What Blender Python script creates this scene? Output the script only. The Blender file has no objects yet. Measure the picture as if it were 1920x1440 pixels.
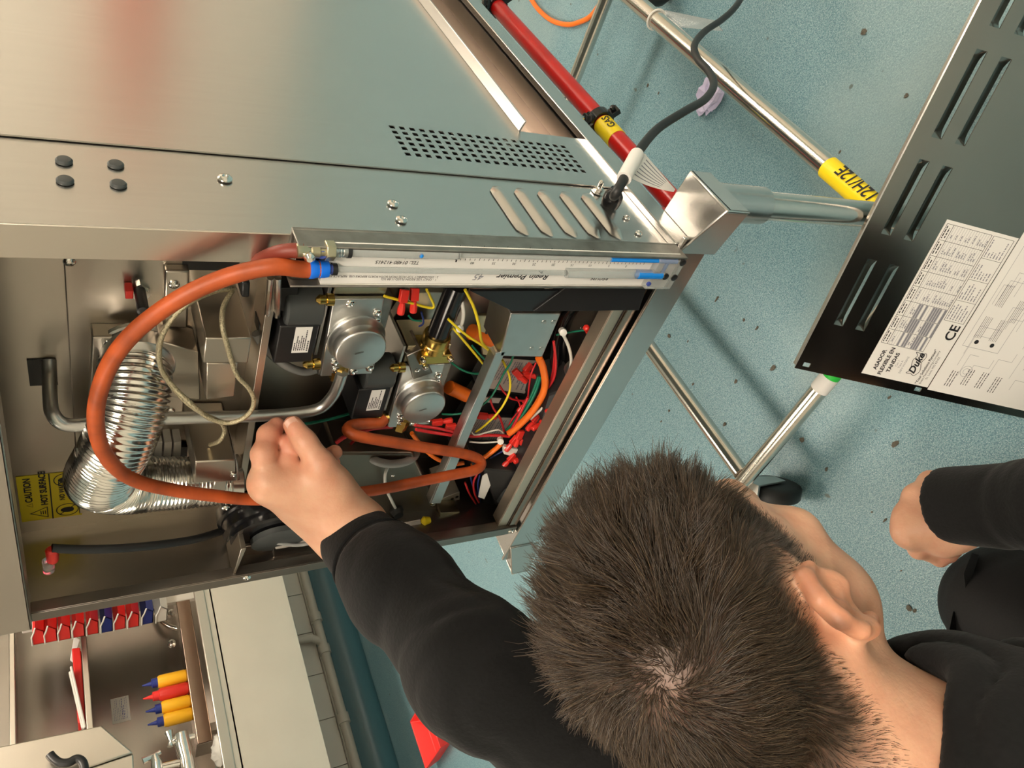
import bpy, math, random
import numpy as np
from mathutils import Vector, Matrix
random.seed(7); rng = np.random.default_rng(7)
SC = bpy.context.scene; COL = SC.collection
# ---------------------------------------------------------------- camera
# orientation recovered from the vanishing points of the cooker (X right along its front, Y into it, Z up)
RC = np.array([[0.32252718, -0.39161415, -0.86175088],
               [-0.70130394, -0.71030621, 0.06031486],
               [-0.63572715, 0.58489610, -0.50373360]])
FPX = 1434.33
CAM = np.array([0.3132595, -0.4448531, 0.51745522])
cd = bpy.data.cameras.new('camera'); cd.sensor_width = 36; cd.lens = FPX/1920*36; cd.clip_start = .02
cam = bpy.data.objects.new('camera', cd); COL.objects.link(cam)
m = Matrix.Identity(4)
for i in range(3):
    m[i][0] = RC[0][i]; m[i][1] = -RC[1][i]; m[i][2] = -RC[2][i]; m[i][3] = CAM[i]
cam.matrix_world = m; SC.camera = cam
SC.view_settings.view_transform = 'Standard'; SC.view_settings.look = 'None'
SC.view_settings.gamma = 1; SC.view_settings.use_curve_mapping = False
SC.view_settings.exposure = 0.0
w = bpy.data.worlds.new('room_ambient'); SC.world = w; w.use_nodes = True
w.node_tree.nodes['Background'].inputs[0].default_value = (1.0, .93, .85, 1)
w.node_tree.nodes['Background'].inputs[1].default_value = .15
LAMP_WARM = (1.0, .86, .70)
# ceiling lamp panels: centre x, y, size x, size y, emission strength
LAMPS = [(1.0, -1.25, .6, 1.2, 38), (1.0, 2.3, 1.2, .6, 36), (-1.5, .7, .6, 1.2, 24), (-1.7, -1.6, .6, 1.2, 16)]
CEIL = 1.9; FLOOR = -.56

# ---------------------------------------------------------------- helpers
def ray(px, py): return np.array([(px-960)/FPX, (py-720)/FPX, 1.]) @ RC
def P(px, py, ax, v):
    """the point of the plane axis=v that the photograph shows there"""
    d = ray(px, py); return CAM + d*((v-CAM[ax])/d[ax])
def Y(px, py, y): return P(px, py, 1, y)
def D(px, py, dep): return CAM + ray(px, py)*dep
nrm = lambda v: np.asarray(v, float)/max(np.linalg.norm(v), 1e-12)

def spline(pts, n=8, closed=False):
    p = np.array(pts, float); out = []
    N = len(p)
    for i in range(N if closed else N-1):
        if closed: a, b, c, d = p[(i-1) % N], p[i], p[(i+1) % N], p[(i+2) % N]
        else: a, b, c, d = p[max(i-1, 0)], p[i], p[i+1], p[min(i+2, N-1)]
        for t in np.linspace(0, 1, n, endpoint=False):
            out.append(.5*((2*b)+(-a+c)*t+(2*a-5*b+4*c-d)*t*t+(-a+3*b-3*c+d)*t**3))
    if not closed: out.append(p[-1])
    return np.array(out)

class MB:
    def __init__(s): s.v = []; s.f = []
    def add(s, v, f):
        n = len(s.v); s.v.extend([tuple(map(float, q)) for q in v]); s.f.extend([tuple(i+n for i in q) for q in f]); return s
    def box(s, x0, x1, y0, y1, z0, z1):
        return s.obox(((x0+x1)/2, (y0+y1)/2, (z0+z1)/2), (abs(x1-x0), abs(y1-y0), abs(z1-z0)))
    def obox(s, c, size, U=(1, 0, 0), V=(0, 1, 0), W=(0, 0, 1)):
        c = np.array(c, float); U = nrm(U)*size[0]/2; V = nrm(V)*size[1]/2; W = nrm(W)*size[2]/2
        v = [c+a*U+b*V+d*W for d in (-1, 1) for b in (-1, 1) for a in (-1, 1)]
        f = [(0, 2, 3, 1), (4, 5, 7, 6), (0, 1, 5, 4), (2, 6, 7, 3), (0, 4, 6, 2), (1, 3, 7, 5)]
        if np.dot(np.cross(U, V), W) < 0: f = [q[::-1] for q in f]
        return s.add(v, f)
    def hexa(s, front, back):
        """box from four front corners and four back corners in the same order"""
        v = list(front)+list(back)
        f = [(0, 1, 2, 3), (7, 6, 5, 4)]+[(i, i+4, (i+1) % 4+4, (i+1) % 4) for i in range(4)]
        return s.add(v, f)
    def prism(s, poly, d):
        """polygon of 3-D points pushed along d"""
        n = len(poly); p = [np.array(q, float) for q in poly]; d = np.array(d, float)
        return s.add(p+[q+d for q in p], [tuple(range(n))[::-1], tuple(range(n, 2*n))]+[(i, (i+1) % n, (i+1) % n+n, i+n) for i in range(n)])
    def tube(s, pts, r, n=10, caps=True, closed=False, flat=None):
        p = np.array(pts, float); N = len(p); r = np.broadcast_to(np.asarray(r, float), (N,))
        T = np.gradient(p, axis=0) if not closed else np.roll(p, -1, 0)-np.roll(p, 1, 0)
        T = T/np.maximum(np.linalg.norm(T, axis=1)[:, None], 1e-12)
        a = np.array([0, 0, 1.]) if abs(T[0][2]) < .8 else np.array([1., 0, 0])
        u = nrm(np.cross(T[0], a)); V = []
        ang = np.linspace(0, 2*math.pi, n, endpoint=False)
        for i in range(N):
            u = nrm(u-T[i]*np.dot(u, T[i])); w_ = np.cross(T[i], u)
            for t in ang: V.append(p[i]+r[i]*(math.cos(t)*u+math.sin(t)*w_*(flat or 1)))
        F = [(i*n+j, i*n+(j+1) % n, (i+1)*n+(j+1) % n, (i+1)*n+j) for i in range(N-1) for j in range(n)]
        if closed: F += [((N-1)*n+j, (N-1)*n+(j+1) % n, (j+1) % n, j) for j in range(n)]
        elif caps: F += [tuple(range(n))[::-1], tuple(range((N-1)*n, N*n))]
        return s.add(V, F)
    def cyl(s, a, b, r, r2=None, n=16): return s.tube([a, b], [r, r if r2 is None else r2], n)
    def lathe(s, o, axis, prof, n=20):
        """prof: (distance along axis, radius); closed at both ends"""
        o = np.array(o, float); ax = nrm(axis); a = np.array([0, 0, 1.]) if abs(ax[2]) < .8 else np.array([1., 0, 0])
        u = nrm(np.cross(ax, a)); w_ = np.cross(ax, u); V = []
        for t, r in prof:
            for k in range(n):
                g = 2*math.pi*k/n; V.append(o+ax*t+r*(math.cos(g)*u+math.sin(g)*w_))
        N = len(prof)
        F = [(i*n+j, i*n+(j+1) % n, (i+1)*n+(j+1) % n, (i+1)*n+j) for i in range(N-1) for j in range(n)]
        F += [tuple(range(n))[::-1], tuple(range((N-1)*n, N*n))]
        return s.add(V, F)
    def ball(s, c, r, n=12, m_=8):
        r = np.broadcast_to(np.asarray(r, float), (3,)); c = np.array(c, float); V = [c+np.array([0, 0, r[2]])]; F = []
        for i in range(1, m_):
            th = math.pi*i/m_
            for j in range(n):
                ph = 2*math.pi*j/n; V.append(c+r*np.array([math.sin(th)*math.cos(ph), math.sin(th)*math.sin(ph), math.cos(th)]))
        V.append(c-np.array([0, 0, r[2]]))
        for j in range(n):
            F.append((0, 1+j, 1+(j+1) % n)); L = 1+(m_-2)*n; F.append((L+(j+1) % n, L+j, len(V)-1))
            for i in range(m_-2):
                a = 1+i*n; F.append((a+j, a+n+j, a+n+(j+1) % n, a+(j+1) % n))
        return s.add(V, F)
    def build(s, name, mat, parent=None, local=False, smooth=35, bevel=0, kind=None, label=None):
        me = bpy.data.meshes.new(name); off = np.zeros(3)
        if parent is not None and not local:
            q = parent
            while q is not None: off += np.array(q.location); q = q.parent
        v = np.array(s.v, float)-off
        me.from_pydata(v.tolist(), [], s.f)
        me.materials.append(mat)
        return link(name, me, parent, smooth, bevel, kind, label)

def link(name, me, parent=None, smooth=35, bevel=0, kind=None, label=None):
    if smooth:
        me.polygons.foreach_set('use_smooth', [True]*len(me.polygons)); me.set_sharp_from_angle(angle=math.radians(smooth))
    o = bpy.data.objects.new(name, me); COL.objects.link(o)
    if parent is not None: o.parent = parent
    if bevel:
        b = o.modifiers.new('bevel', 'BEVEL'); b.width = bevel; b.segments = 2; b.limit_method = 'ANGLE'; b.angle_limit = math.radians(40)
    if name in ('print', 'scale_marks'): kind = 'stuff'
    if kind: o['kind'] = kind
    if label: o['label'] = label
    return o
def tag(o, label, cat, group=None):
    o['label'] = label; o['category'] = cat
    if group: o['group'] = group
    return o
def thing(name, label, cat, loc=(0, 0, 0), group=None):
    o = bpy.data.objects.new(name, None); COL.objects.link(o); o.empty_display_size = .05
    o.location = tuple(map(float, loc)); return tag(o, label, cat, group)
def struct(o): o['kind'] = 'structure'; return o
def dup(o, name=None):
    c = o.copy(); COL.objects.link(c)
    for ch in list(o.children):
        d = ch.copy(); COL.objects.link(d); d.parent = c
        for g in list(ch.children):
            e = g.copy(); COL.objects.link(e); e.parent = d
    return c
FONT = {}
def text(s, o, U, V, size, mat, parent, name='lettering', local=False, bold=0, align='LEFT', lift=.0003, sx=1.0, shear=0):
    """flat printed lettering: reads along U, letters stand along V"""
    c = bpy.data.curves.new('t', 'FONT'); c.body = s; c.size = size; c.resolution_u = 3; c.offset = bold; c.align_x = align; c.shear = shear
    c.fill_mode = 'FRONT'
    t = bpy.data.objects.new('t', c); COL.objects.link(t)
    me = bpy.data.meshes.new_from_object(t.evaluated_get(bpy.context.evaluated_depsgraph_get()))
    bpy.data.objects.remove(t); bpy.data.curves.remove(c)
    n = len(me.vertices); a = np.zeros(n*3); me.vertices.foreach_get('co', a); a = a.reshape(-1, 3)
    U = nrm(U); V = nrm(V); N = np.cross(U, V); off = np.zeros(3)
    if parent is not None and not local:
        q = parent
        while q is not None: off += np.array(q.location); q = q.parent
    b = np.array(o, float)+a[:, :1]*U*sx+a[:, 1:2]*V+lift*N-off
    me.vertices.foreach_set('co', b.ravel()); me.materials.clear(); me.materials.append(mat); me.update()
    return link(name, me, parent, smooth=0)

# ---------------------------------------------------------------- materials
def mat(name, col, metal=0., rough=.5, noise=0., nscale=20., stretch=None, bump=0., col2=None, bscale=None, spec=None, coat=0., trans=0., emit=None, emit_s=0., aniso=0., sub=0., sheen=0., detail=3., rvar=0.):
    M = bpy.data.materials.new(name); M.use_nodes = True; nt = M.node_tree; b = nt.nodes['Principled BSDF']; L = nt.links.new
    I = b.inputs; I['Base Color'].default_value = (*col, 1); I['Metallic'].default_value = metal; I['Roughness'].default_value = rough
    if spec is not None: I['Specular IOR Level'].default_value = spec
    if coat: I['Coat Weight'].default_value = coat; I['Coat Roughness'].default_value = .15
    if trans: I['Transmission Weight'].default_value = trans; I['IOR'].default_value = 1.45
    if sheen: I['Sheen Weight'].default_value = sheen; I['Sheen Roughness'].default_value = .5
    if emit: I['Emission Color'].default_value = (*emit, 1); I['Emission Strength'].default_value = emit_s
    if sub: I['Subsurface Weight'].default_value = sub; I['Subsurface Radius'].default_value = (.012, .005, .003); I['Subsurface Scale'].default_value = .6
    if noise or bump or col2 or rvar:
        tc = nt.nodes.new('ShaderNodeTexCoord'); mp = nt.nodes.new('ShaderNodeMapping'); L(tc.outputs['Object'], mp.inputs[0])
        if stretch: mp.inputs['Scale'].default_value = stretch
        nz = nt.nodes.new('ShaderNodeTexNoise'); nz.inputs['Scale'].default_value = nscale; nz.inputs['Detail'].default_value = detail; L(mp.outputs[0], nz.inputs['Vector'])
        if noise or col2:
            r = nt.nodes.new('ShaderNodeMix'); r.data_type = 'RGBA'
            c2 = col2 or tuple(max(0, c*(1-noise)) for c in col)
            r.inputs[6].default_value = (*c2, 1); r.inputs[7].default_value = (*col, 1)
            rp = nt.nodes.new('ShaderNodeMapRange'); rp.inputs[1].default_value = .22; rp.inputs[2].default_value = .78; L(nz.outputs[0], rp.inputs[0])
            L(rp.outputs[0], r.inputs[0]); L(r.outputs[2], I['Base Color'])
        if rvar:
            rr = nt.nodes.new('ShaderNodeMapRange'); rr.inputs[1].default_value = .2; rr.inputs[2].default_value = .8; rr.inputs[3].default_value = max(.02, rough-rvar); rr.inputs[4].default_value = rough+rvar
            L(nz.outputs[0], rr.inputs[0]); L(rr.outputs[0], I['Roughness'])
        if bump:
            n2 = nz
            if bscale:
                n2 = nt.nodes.new('ShaderNodeTexNoise'); n2.inputs['Scale'].default_value = bscale; n2.inputs['Detail'].default_value = 2; L(mp.outputs[0], n2.inputs['Vector'])
            bp = nt.nodes.new('ShaderNodeBump'); bp.inputs['Strength'].default_value = bump; bp.inputs['Distance'].default_value = .002; L(n2.outputs[0], bp.inputs['Height']); L(bp.outputs[0], I['Normal'])
    return M
S_ = (1, 1, 1)
M = {}
M['steel'] = mat('brushed_steel', (.62, .60, .57), 1, .27, noise=.05, nscale=260, stretch=(1, 1, .06), bump=.012)
M['steel_in'] = mat('interior_steel', (.58, .53, .46), 1, .30, noise=.15, nscale=9, detail=1.)
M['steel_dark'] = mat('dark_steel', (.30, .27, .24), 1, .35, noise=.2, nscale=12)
M['steel_tube'] = mat('polished_tube_steel', (.72, .68, .62), 1, .17, noise=.06, nscale=30)
M['galv'] = mat('zinc_plate', (.62, .62, .60), 1, .36, noise=.1, nscale=60)
M['zinc_gold'] = mat('passivated_zinc', (.62, .55, .38), 1, .35, noise=.15, nscale=25)
M['alu'] = mat('cast_aluminium', (.66, .66, .64), 1, .38, noise=.06, nscale=80)
M['alu_rough'] = mat('worn_aluminium', (.36, .34, .31), 1, .45, noise=.3, nscale=90)
M['alu_bright'] = mat('corrugated_aluminium', (.80, .78, .74), 1, .18)
M['chrome'] = mat('chrome_screw', (.8, .78, .74), 1, .14)
M['brass'] = mat('brass', (.66, .44, .12), 1, .26, noise=.15, nscale=60)
M['black'] = mat('black_plastic', (.012, .012, .013), 0, .38)
M['black_gloss'] = mat('glossy_black', (.008, .008, .009), 0, .16, noise=.2, nscale=50)
M['black_rubber'] = mat('black_rubber', (.015, .016, .017), 0, .5, noise=.3, nscale=30)
M['dgrey'] = mat('dark_grey_plastic', (.05, .055, .055), 0, .45)
M['grey'] = mat('grey_cable', (.30, .30, .29), 0, .45)
M['white'] = mat('white_plastic', (.75, .73, .68), 0, .4)
M['paper'] = mat('white_label', (.78, .76, .73), 0, .55)
M['paper_dim'] = mat('module_label', (.55, .50, .45), 0, .6, noise=.08, nscale=40)
M['ink'] = mat('black_ink', (.012, .012, .015), 0, .6)
M['ink_grey'] = mat('grey_ink', (.22, .22, .25), 0, .6)
M['ink_blue'] = mat('blue_ink', (.05, .08, .35), 0, .6)
M['yellow'] = mat('yellow_tape', (.90, .68, .01), 0, .45)
M['sticker'] = mat('yellow_sticker', (.66, .50, .01), 0, .45)
M['red'] = mat('red_pipe_paint', (.62, .008, .006), 0, .3, noise=.35, nscale=14, bump=.03)
M['red_plastic'] = mat('red_insulator', (.70, .03, .02), 0, .35)
M['red_bin'] = mat('red_bin_plastic', (.78, .035, .03), 0, .4)
M['blue_bin'] = mat('blue_bin_plastic', (.02, .035, .22), 0, .4)
M['mustard'] = mat('mustard_bottle', (.86, .45, .015), 0, .35)
M['ketchup'] = mat('ketchup_bottle', (.62, .03, .02), 0, .35)
M['blue'] = mat('blue_fitting', (.005, .15, .75), 0, .35)
M['fluid'] = mat('blue_gauge_fluid', (.01, .22, .72), 0, .2)
M['clear'] = mat('clear_gauge_tube', (.80, .83, .82), 0, .12, trans=.75)
M['hose'] = mat('orange_rubber_hose', (.60, .105, .020), 0, .5, noise=.65, nscale=38, bump=.12, detail=6.)
M['hose_dark'] = mat('dark_red_hose', (.20, .03, .016), 0, .5)  # dark red rubber of the short vent hose
M['w_yellow'] = mat('yellow_wire', (.80, .62, .02), 0, .35)
M['w_green'] = mat('green_wire', (.005, .16, .09), 0, .35)
M['w_red'] = mat('red_wire', (.55, .02, .025), 0, .35)
M['w_orange'] = mat('orange_wire', (.85, .17, .015), 0, .35)
M['w_white'] = mat('white_wire', (.72, .70, .64), 0, .35)
M['w_blue'] = mat('blue_wire', (.015, .03, .16), 0, .35)
M['braid'] = mat('braided_lead', (.66, .58, .38), .6, .38, noise=.6, nscale=700, bump=.6)
M['skin'] = None
M['fleece'] = mat('black_fleece', (.0065, .0065, .007), 0, .85, noise=.4, nscale=300, bump=.25, sheen=.06, spec=.2)
M['rib'] = mat('ribbed_black_cotton', (.006, .006, .0065), 0, .9, bump=.25, nscale=500, sheen=.05, spec=.2)
M['trouser'] = mat('black_work_trousers', (.010, .010, .011), 0, .75, noise=.3, nscale=400, bump=.15, spec=.3)
M['tile'] = mat('white_wall_tile', (.62, .58, .52), 0, .2)
M['grout'] = mat('grey_grout', (.30, .28, .25), 0, .8)
M['plaster'] = mat('cream_wall', (.70, .66, .58), 0, .7)
M['ceiling'] = mat('white_ceiling', (.75, .72, .66), 0, .8)
M['pipe_paint'] = mat('cream_painted_pipe', (.55, .51, .45), 0, .35)
M['brown_steel'] = mat('tinted_steel', (.40, .30, .24), 1, .22, noise=.15, nscale=10)
M['counter'] = mat('worn_steel', (.68, .62, .54), 1, .34, noise=.08, nscale=7, detail=1.)
M['tissue'] = mat('lilac_tissue', (.62, .58, .80), 0, .8)
M['green'] = mat('green_tape', (.02, .55, .05), 0, .4)
M['clearbag'] = mat('clear_plastic_tag', (.75, .78, .78), 0, .15, trans=.8)
M['neon'] = mat('lit_neon', (.9, .3, .35), 0, .3, emit=(1, .08, .12), emit_s=4)
M['scum'] = mat('dry_crumb', (.10, .09, .07), 0, .9)

# floor: teal safety vinyl with fine flecks, worn paler patches and scattered grime
def floor_mat():
    Mt = bpy.data.materials.new('teal_safety_floor'); Mt.use_nodes = True; nt = Mt.node_tree; b = nt.nodes['Principled BSDF']; L = nt.links.new
    tc = nt.nodes.new('ShaderNodeTexCoord')
    def nz(s, d=2):
        n = nt.nodes.new('ShaderNodeTexNoise'); n.inputs['Scale'].default_value = s; n.inputs['Detail'].default_value = d; L(tc.outputs['Object'], n.inputs['Vector']); return n.outputs[0]
    def mix(f, a, c, lo, hi):
        r = nt.nodes.new('ShaderNodeMapRange'); r.inputs[1].default_value = lo; r.inputs[2].default_value = hi; L(f, r.inputs[0])
        x = nt.nodes.new('ShaderNodeMix'); x.data_type = 'RGBA'; L(r.outputs[0], x.inputs[0])
        for i, q in ((6, a), (7, c)):
            if isinstance(q, tuple): x.inputs[i].default_value = (*q, 1)
            else: L(q, x.inputs[i])
        return x.outputs[2]
    c = mix(nz(420, 1), (.080, .185, .228), (.175, .310, .345), .38, .62)
    c = mix(nz(900, 0), c, (.50, .60, .62), .66, .74)
    c = mix(nz(2.2, 4), c, (.25, .34, .345), .56, .80)
    c = mix(nz(34, 2), c, (.10, .13, .12), .72, .76)
    L(c, b.inputs['Base Color'])
    r = nt.nodes.new('ShaderNodeMapRange'); L(nz(6, 3), r.inputs[0]); r.inputs[3].default_value = .30; r.inputs[4].default_value = .55; L(r.outputs[0], b.inputs['Roughness'])
    bp = nt.nodes.new('ShaderNodeBump'); bp.inputs['Strength'].default_value = .25; bp.inputs['Distance'].default_value = .002; L(nz(350, 1), bp.inputs['Height']); L(bp.outputs[0], b.inputs['Normal'])
    return Mt
M['floor'] = floor_mat()
M['cove'] = mat('dark_teal_cove', (.045, .125, .155), 0, .35, noise=.1, nscale=200)
def skin_mat():
    Mt = bpy.data.materials.new('skin'); Mt.use_nodes = True; nt = Mt.node_tree; b = nt.nodes['Principled BSDF']; L = nt.links.new
    tc = nt.nodes.new('ShaderNodeTexCoord'); at_ = nt.nodes.new('ShaderNodeAttribute'); at_.attribute_name = 'Col'
    n = nt.nodes.new('ShaderNodeTexNoise'); n.inputs['Scale'].default_value = 45; n.inputs['Detail'].default_value = 5; L(tc.outputs['Object'], n.inputs['Vector'])
    x = nt.nodes.new('ShaderNodeMix'); x.data_type = 'RGBA'; x.blend_type = 'MULTIPLY'; x.inputs[0].default_value = .35
    r = nt.nodes.new('ShaderNodeValToRGB'); L(n.outputs[0], r.inputs[0]); r.color_ramp.elements[0].color = (.75, .5, .45, 1); r.color_ramp.elements[1].color = (1, 1, 1, 1); r.color_ramp.elements[0].position = .3; r.color_ramp.elements[1].position = .6
    L(at_.outputs['Color'], x.inputs[6]); L(r.outputs[0], x.inputs[7]); L(x.outputs[2], b.inputs['Base Color'])
    b.inputs['Roughness'].default_value = .48; b.inputs['Subsurface Weight'].default_value = .25; b.inputs['Subsurface Radius'].default_value = (.010, .0035, .002); b.inputs['Subsurface Scale'].default_value = .5
    bp = nt.nodes.new('ShaderNodeBump'); bp.inputs['Strength'].default_value = .2; bp.inputs['Distance'].default_value = .0015
    n2 = nt.nodes.new('ShaderNodeTexNoise'); n2.inputs['Scale'].default_value = 300; L(tc.outputs['Object'], n2.inputs['Vector']); L(n2.outputs[0], bp.inputs['Height']); L(bp.outputs[0], b.inputs['Normal'])
    return Mt
M['skin'] = skin_mat()
# ---------------------------------------------------------------- the room
WX = -3.0                                   # left wall
X0, X1, Y0, Y1 = WX, 2.6, -2.9, 3.4
struct(MB().box(X0-.1, X1+.1, Y0-.1, Y1+.1, FLOOR-.1, FLOOR).build('floor', M['floor'], smooth=0))
ce = MB().box(X0-.1, X1+.1, Y0-.1, Y1+.1, CEIL, CEIL+.1).build('ceiling', M['ceiling'], smooth=0); struct(ce)
wl = struct(MB().box(X0-.1, X0, Y0-.1, Y1+.1, FLOOR, CEIL).build('wall_left', M['grout'], smooth=0))
struct(MB().box(X1, X1+.1, Y0-.1, Y1+.1, FLOOR, CEIL).build('wall_right', M['plaster'], smooth=0))
struct(MB().box(X0, X1, Y1, Y1+.1, FLOOR, CEIL).build('wall_back', M['plaster'], smooth=0))
struct(MB().box(X0, X1, Y0-.1, Y0, FLOOR, CEIL).build('wall_front', M['plaster'], smooth=0))
struct(MB().box(.45, 1.9, Y1-.02, Y1, .05, .30).build('added_red_band', mat('added_reflection_red', (.55, .10, .06), 0, .5), smooth=0))  # band added on the unseen wall to redden the side panel's reflection
# floor covering turned up at the left wall
cv = [(X0+.10, FLOOR+.001)]+[(X0+.012+.088*(1-math.sin(a)), FLOOR+.10*(1-math.cos(a))) for a in np.linspace(.15, math.pi/2, 7)]+[(X0+.012, FLOOR+.16), (X0, FLOOR+.16), (X0, FLOOR+.001)]
struct(MB().prism([(x, Y0, z) for x, z in cv], (0, Y1-Y0, 0)).build('baseboard_left', M['cove'], smooth=50))
struct(MB().box(X0, X0+.018, Y0, Y1, FLOOR+.16, FLOOR+.168).build('trim_1', M['white'], smooth=0))
# white tiles of the wall under the steel table
tm = None
for r_ in range(4):
    for c_ in range(11):
        y = .15+.2*c_+(.0 if r_ % 2 else .1); z = FLOOR+.17+.15*r_
        if tm is None:
            o = MB().box(X0, X0+.006, -.0985, .0985, .0015, .1485).build('tile', M['tile'], wl, bevel=.0012); tm = o
        else:
            o = tm.copy(); COL.objects.link(o)
        o.parent = wl; o.location = (0, y, z)
for i, (x, y, sx, sy, e) in enumerate(LAMPS):
    t = thing('ceiling_lamp', ['white ceiling light panel in front of the cooker', 'white ceiling light panel behind the red gas pipe', 'white ceiling light panel over the steel table aisle', 'white ceiling light panel over the kneeling man'][i], 'lamp', (x, y, CEIL), 'ceiling light panels')
    f = MB()
    for a, b_, c_, d in ((-sx/2, -sx/2+.02, -sy/2, sy/2), (sx/2-.02, sx/2, -sy/2, sy/2), (-sx/2+.02, sx/2-.02, -sy/2, -sy/2+.02), (-sx/2+.02, sx/2-.02, sy/2-.02, sy/2)): f.box(x+a, x+b_, y+c_, y+d, CEIL-.025, CEIL)
    f.build('lamp_frame', M['white'], t, smooth=0)
    MB().box(x-sx/2+.02, x+sx/2-.02, y-sy/2+.02, y+sy/2-.02, CEIL-.015, CEIL-.005).build('diffuser', mat('lamp_glow', (1, 1, 1), emit=LAMP_WARM, emit_s=e), t, smooth=0)
# ---------------------------------------------------------------- stand under the cooker
st = thing('cooker_stand', 'stainless tube stand on black castors carrying the opened steel cooker', 'stand', (-.24, .45, FLOOR))
SXL, SXR, SY0, SY1 = -.525, .045, -.006, .93
RT = .0145
tr = MB()                                    # folded tray the cooker sits in: front face, side lips, deck
tr.box(SXL+.012, SXR-.03, SY0, SY0+.004, -.012, .024)
tr.build('front_rail', M['steel'], st, bevel=.001)
MB().box(-.002, .006, -.001, SY1, .004, .026).build('side_rail', M['steel'], st, bevel=.001)
MB().box(SXL, SXL+.004, .05, SY1, .0, .024).build('side_rail', M['steel'], st, bevel=.001)
MB().box(SXL+.01, -.004, .0, SY1, -.012, -.006).build('deck', M['steel_dark'], st, smooth=0)
def gusset(sgn, xo, label=None):
    """folded corner bracket standing out beyond the cooker"""
    g = MB()
    xi = xo-sgn*.055
    top = [(xi, SY0, .0), (xo, SY0-.012, .0), (xo, .048, .0), (xi, .055, .0)]
    g.prism([(p[0], p[1], .004) for p in top], (0, 0, -.004))
    g.prism([(xi, SY0-.002, .024), (xo, SY0-.012, .006), (xo, SY0-.012, -.022), (xi, SY0-.002, -.022)], (0, .003, 0))
    g.prism([(xo, SY0-.012, .006), (xo, .048, .004), (xo, .048, -.022), (xo, SY0-.012, -.022)], (-sgn*.003, 0, 0))
    return g.build('corner_bracket', M['steel'], st, bevel=.0012)
gusset(1, .054); gusset(-1, -.536)
LEGX = (-.512, .031); LEGY = (.034, .90)
RZ = -.445
def leg(x, y, name='leg'):
    MB().cyl((x, y, -.022), (x, y, FLOOR+.10), RT, n=20).build('leg', M['steel_tube'], st)
    MB().lathe((x, y, -.02), (0, 0, -1), [(0, .0185), (.075, .0185), (.08, RT)], 20).build('leg_sleeve', M['steel'], st)
def caster(x, y, rz, tr_=.022):
    U = np.array([math.cos(rz), math.sin(rz), 0]); V = np.array([-U[1], U[0], 0]); c = np.array([x, y, FLOOR+.045])+U*tr_
    MB().lathe(c-V*.014, V, [(0, .036), (.003, .043), (.006, .045), (.022, .045), (.025, .043), (.028, .036)], 24).build('castor_wheel', M['black_rubber'], st)
    f = MB()
    for s in (-1, 1): f.prism([c+V*s*.017+q for q in (U*-.035+np.array([0, 0, .052]), U*.012+np.array([0, 0, .052]), U*.012+np.array([0, 0, -.012]), U*-.012+np.array([0, 0, -.012]))], V*s*.0025)
    f.obox(c+U*-.012+np.array([0, 0, .053]), (.05, .04, .004), U, V)
    f.lathe((x, y, FLOOR+.09), (0, 0, 1), [(0, .018), (.012, .018), (.014, .012), (.03, .012)], 16)
    f.build('castor_fork', M['galv'], st)
for x, y, rz in ((LEGX[0], LEGY[0], -1.0), (LEGX[1], LEGY[0], -.6), (LEGX[0], LEGY[1], .7), (LEGX[1], LEGY[1], -2.25)): leg(x, y); caster(x, y, rz, .040 if rz == -2.25 else .022)
def rail(a, b, name='rail', r=.0135): return MB().cyl(a, b, r, n=20).build(name, M['steel_tube'], st)
rail((LEGX[0], LEGY[0], RZ), (LEGX[1], LEGY[0], RZ))
rail((-.478, LEGY[0]+.012, RZ), (-.478, LEGY[1], RZ))
rail((LEGX[0], LEGY[1], RZ), (LEGX[1], LEGY[1], RZ))
SRZ = -.308; SRX = .027
rail((SRX, LEGY[0], SRZ), (SRX, LEGY[1], SRZ))
# yellow shelf-code tape on the side rail
def wrap(a, b, r, mat_, name, parent, arc=None, th=.0006):
    return MB().cyl(a, b, r+th, n=24).build(name, mat_, parent)
ya, yb = P(1645, 385, 0, SRX+.006)[1], P(1550, 305, 0, SRX+.006)[1]
tp = wrap((SRX, ya, SRZ), (SRX, yb, SRZ), .0135, M['yellow'], 'code_tape', st)
nv = nrm(np.array([.75, 0, .66])); upv = np.cross(nv, (0, 1, 0))
text('12H/12E', np.array([SRX, ya+.006, SRZ])+nv*.0143-upv*.0075, (0, 1, 0), upv, .0225, M['ink'], tp, bold=.0004, sx=(yb-ya-.012)/.0225/4.35*1.0)
# green tape and a paper tag on the front rail
gx = P(1538, 716, 1, LEGY[0])[0]
wrap((gx+.012, LEGY[0], RZ), (gx+.05, LEGY[0], RZ), .0135, M['green'], 'green_tape', st)
wrap((gx-.016, LEGY[0], RZ), (gx+.012, LEGY[0], RZ), .0135, M['paper'], 'paper_tag', st)
# cable tie with a clear plastic tag on the side rail
ty = P(1222, 35, 0, SRX)[1]
MB().tube([(SRX+.0155*math.cos(a), ty, SRZ+.0155*math.sin(a)) for a in np.linspace(0, 2*math.pi, 20, endpoint=False)], .0016, 6, closed=True).build('cable_tie', M['white'], st)
q = [P(1228, 15, 2, SRZ-.01), P(1340, 38, 2, SRZ-.03), P(1355, 58, 2, SRZ-.035), P(1260, 50, 2, SRZ-.015)]
MB().prism(q, (0, 0, -.0012)).build('clear_tag', M['clearbag'], st, smooth=0)

# ---------------------------------------------------------------- cooker body
bx = thing('batch_cooker', 'big stainless steel broiler with its front panel off and wiring exposed', 'cooker', (-.225, .45, 0))
W_ = -.455; DB = .92; HT = .80; ZB = .026
YU = .10; YL = .135; ZS = .365; ZO = .558
strip = MB()
strip.box(-.003, -.0008, 0, .0985, ZB, HT)
strip.build('side_strip', M['steel'], bx, bevel=.0008)
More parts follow.
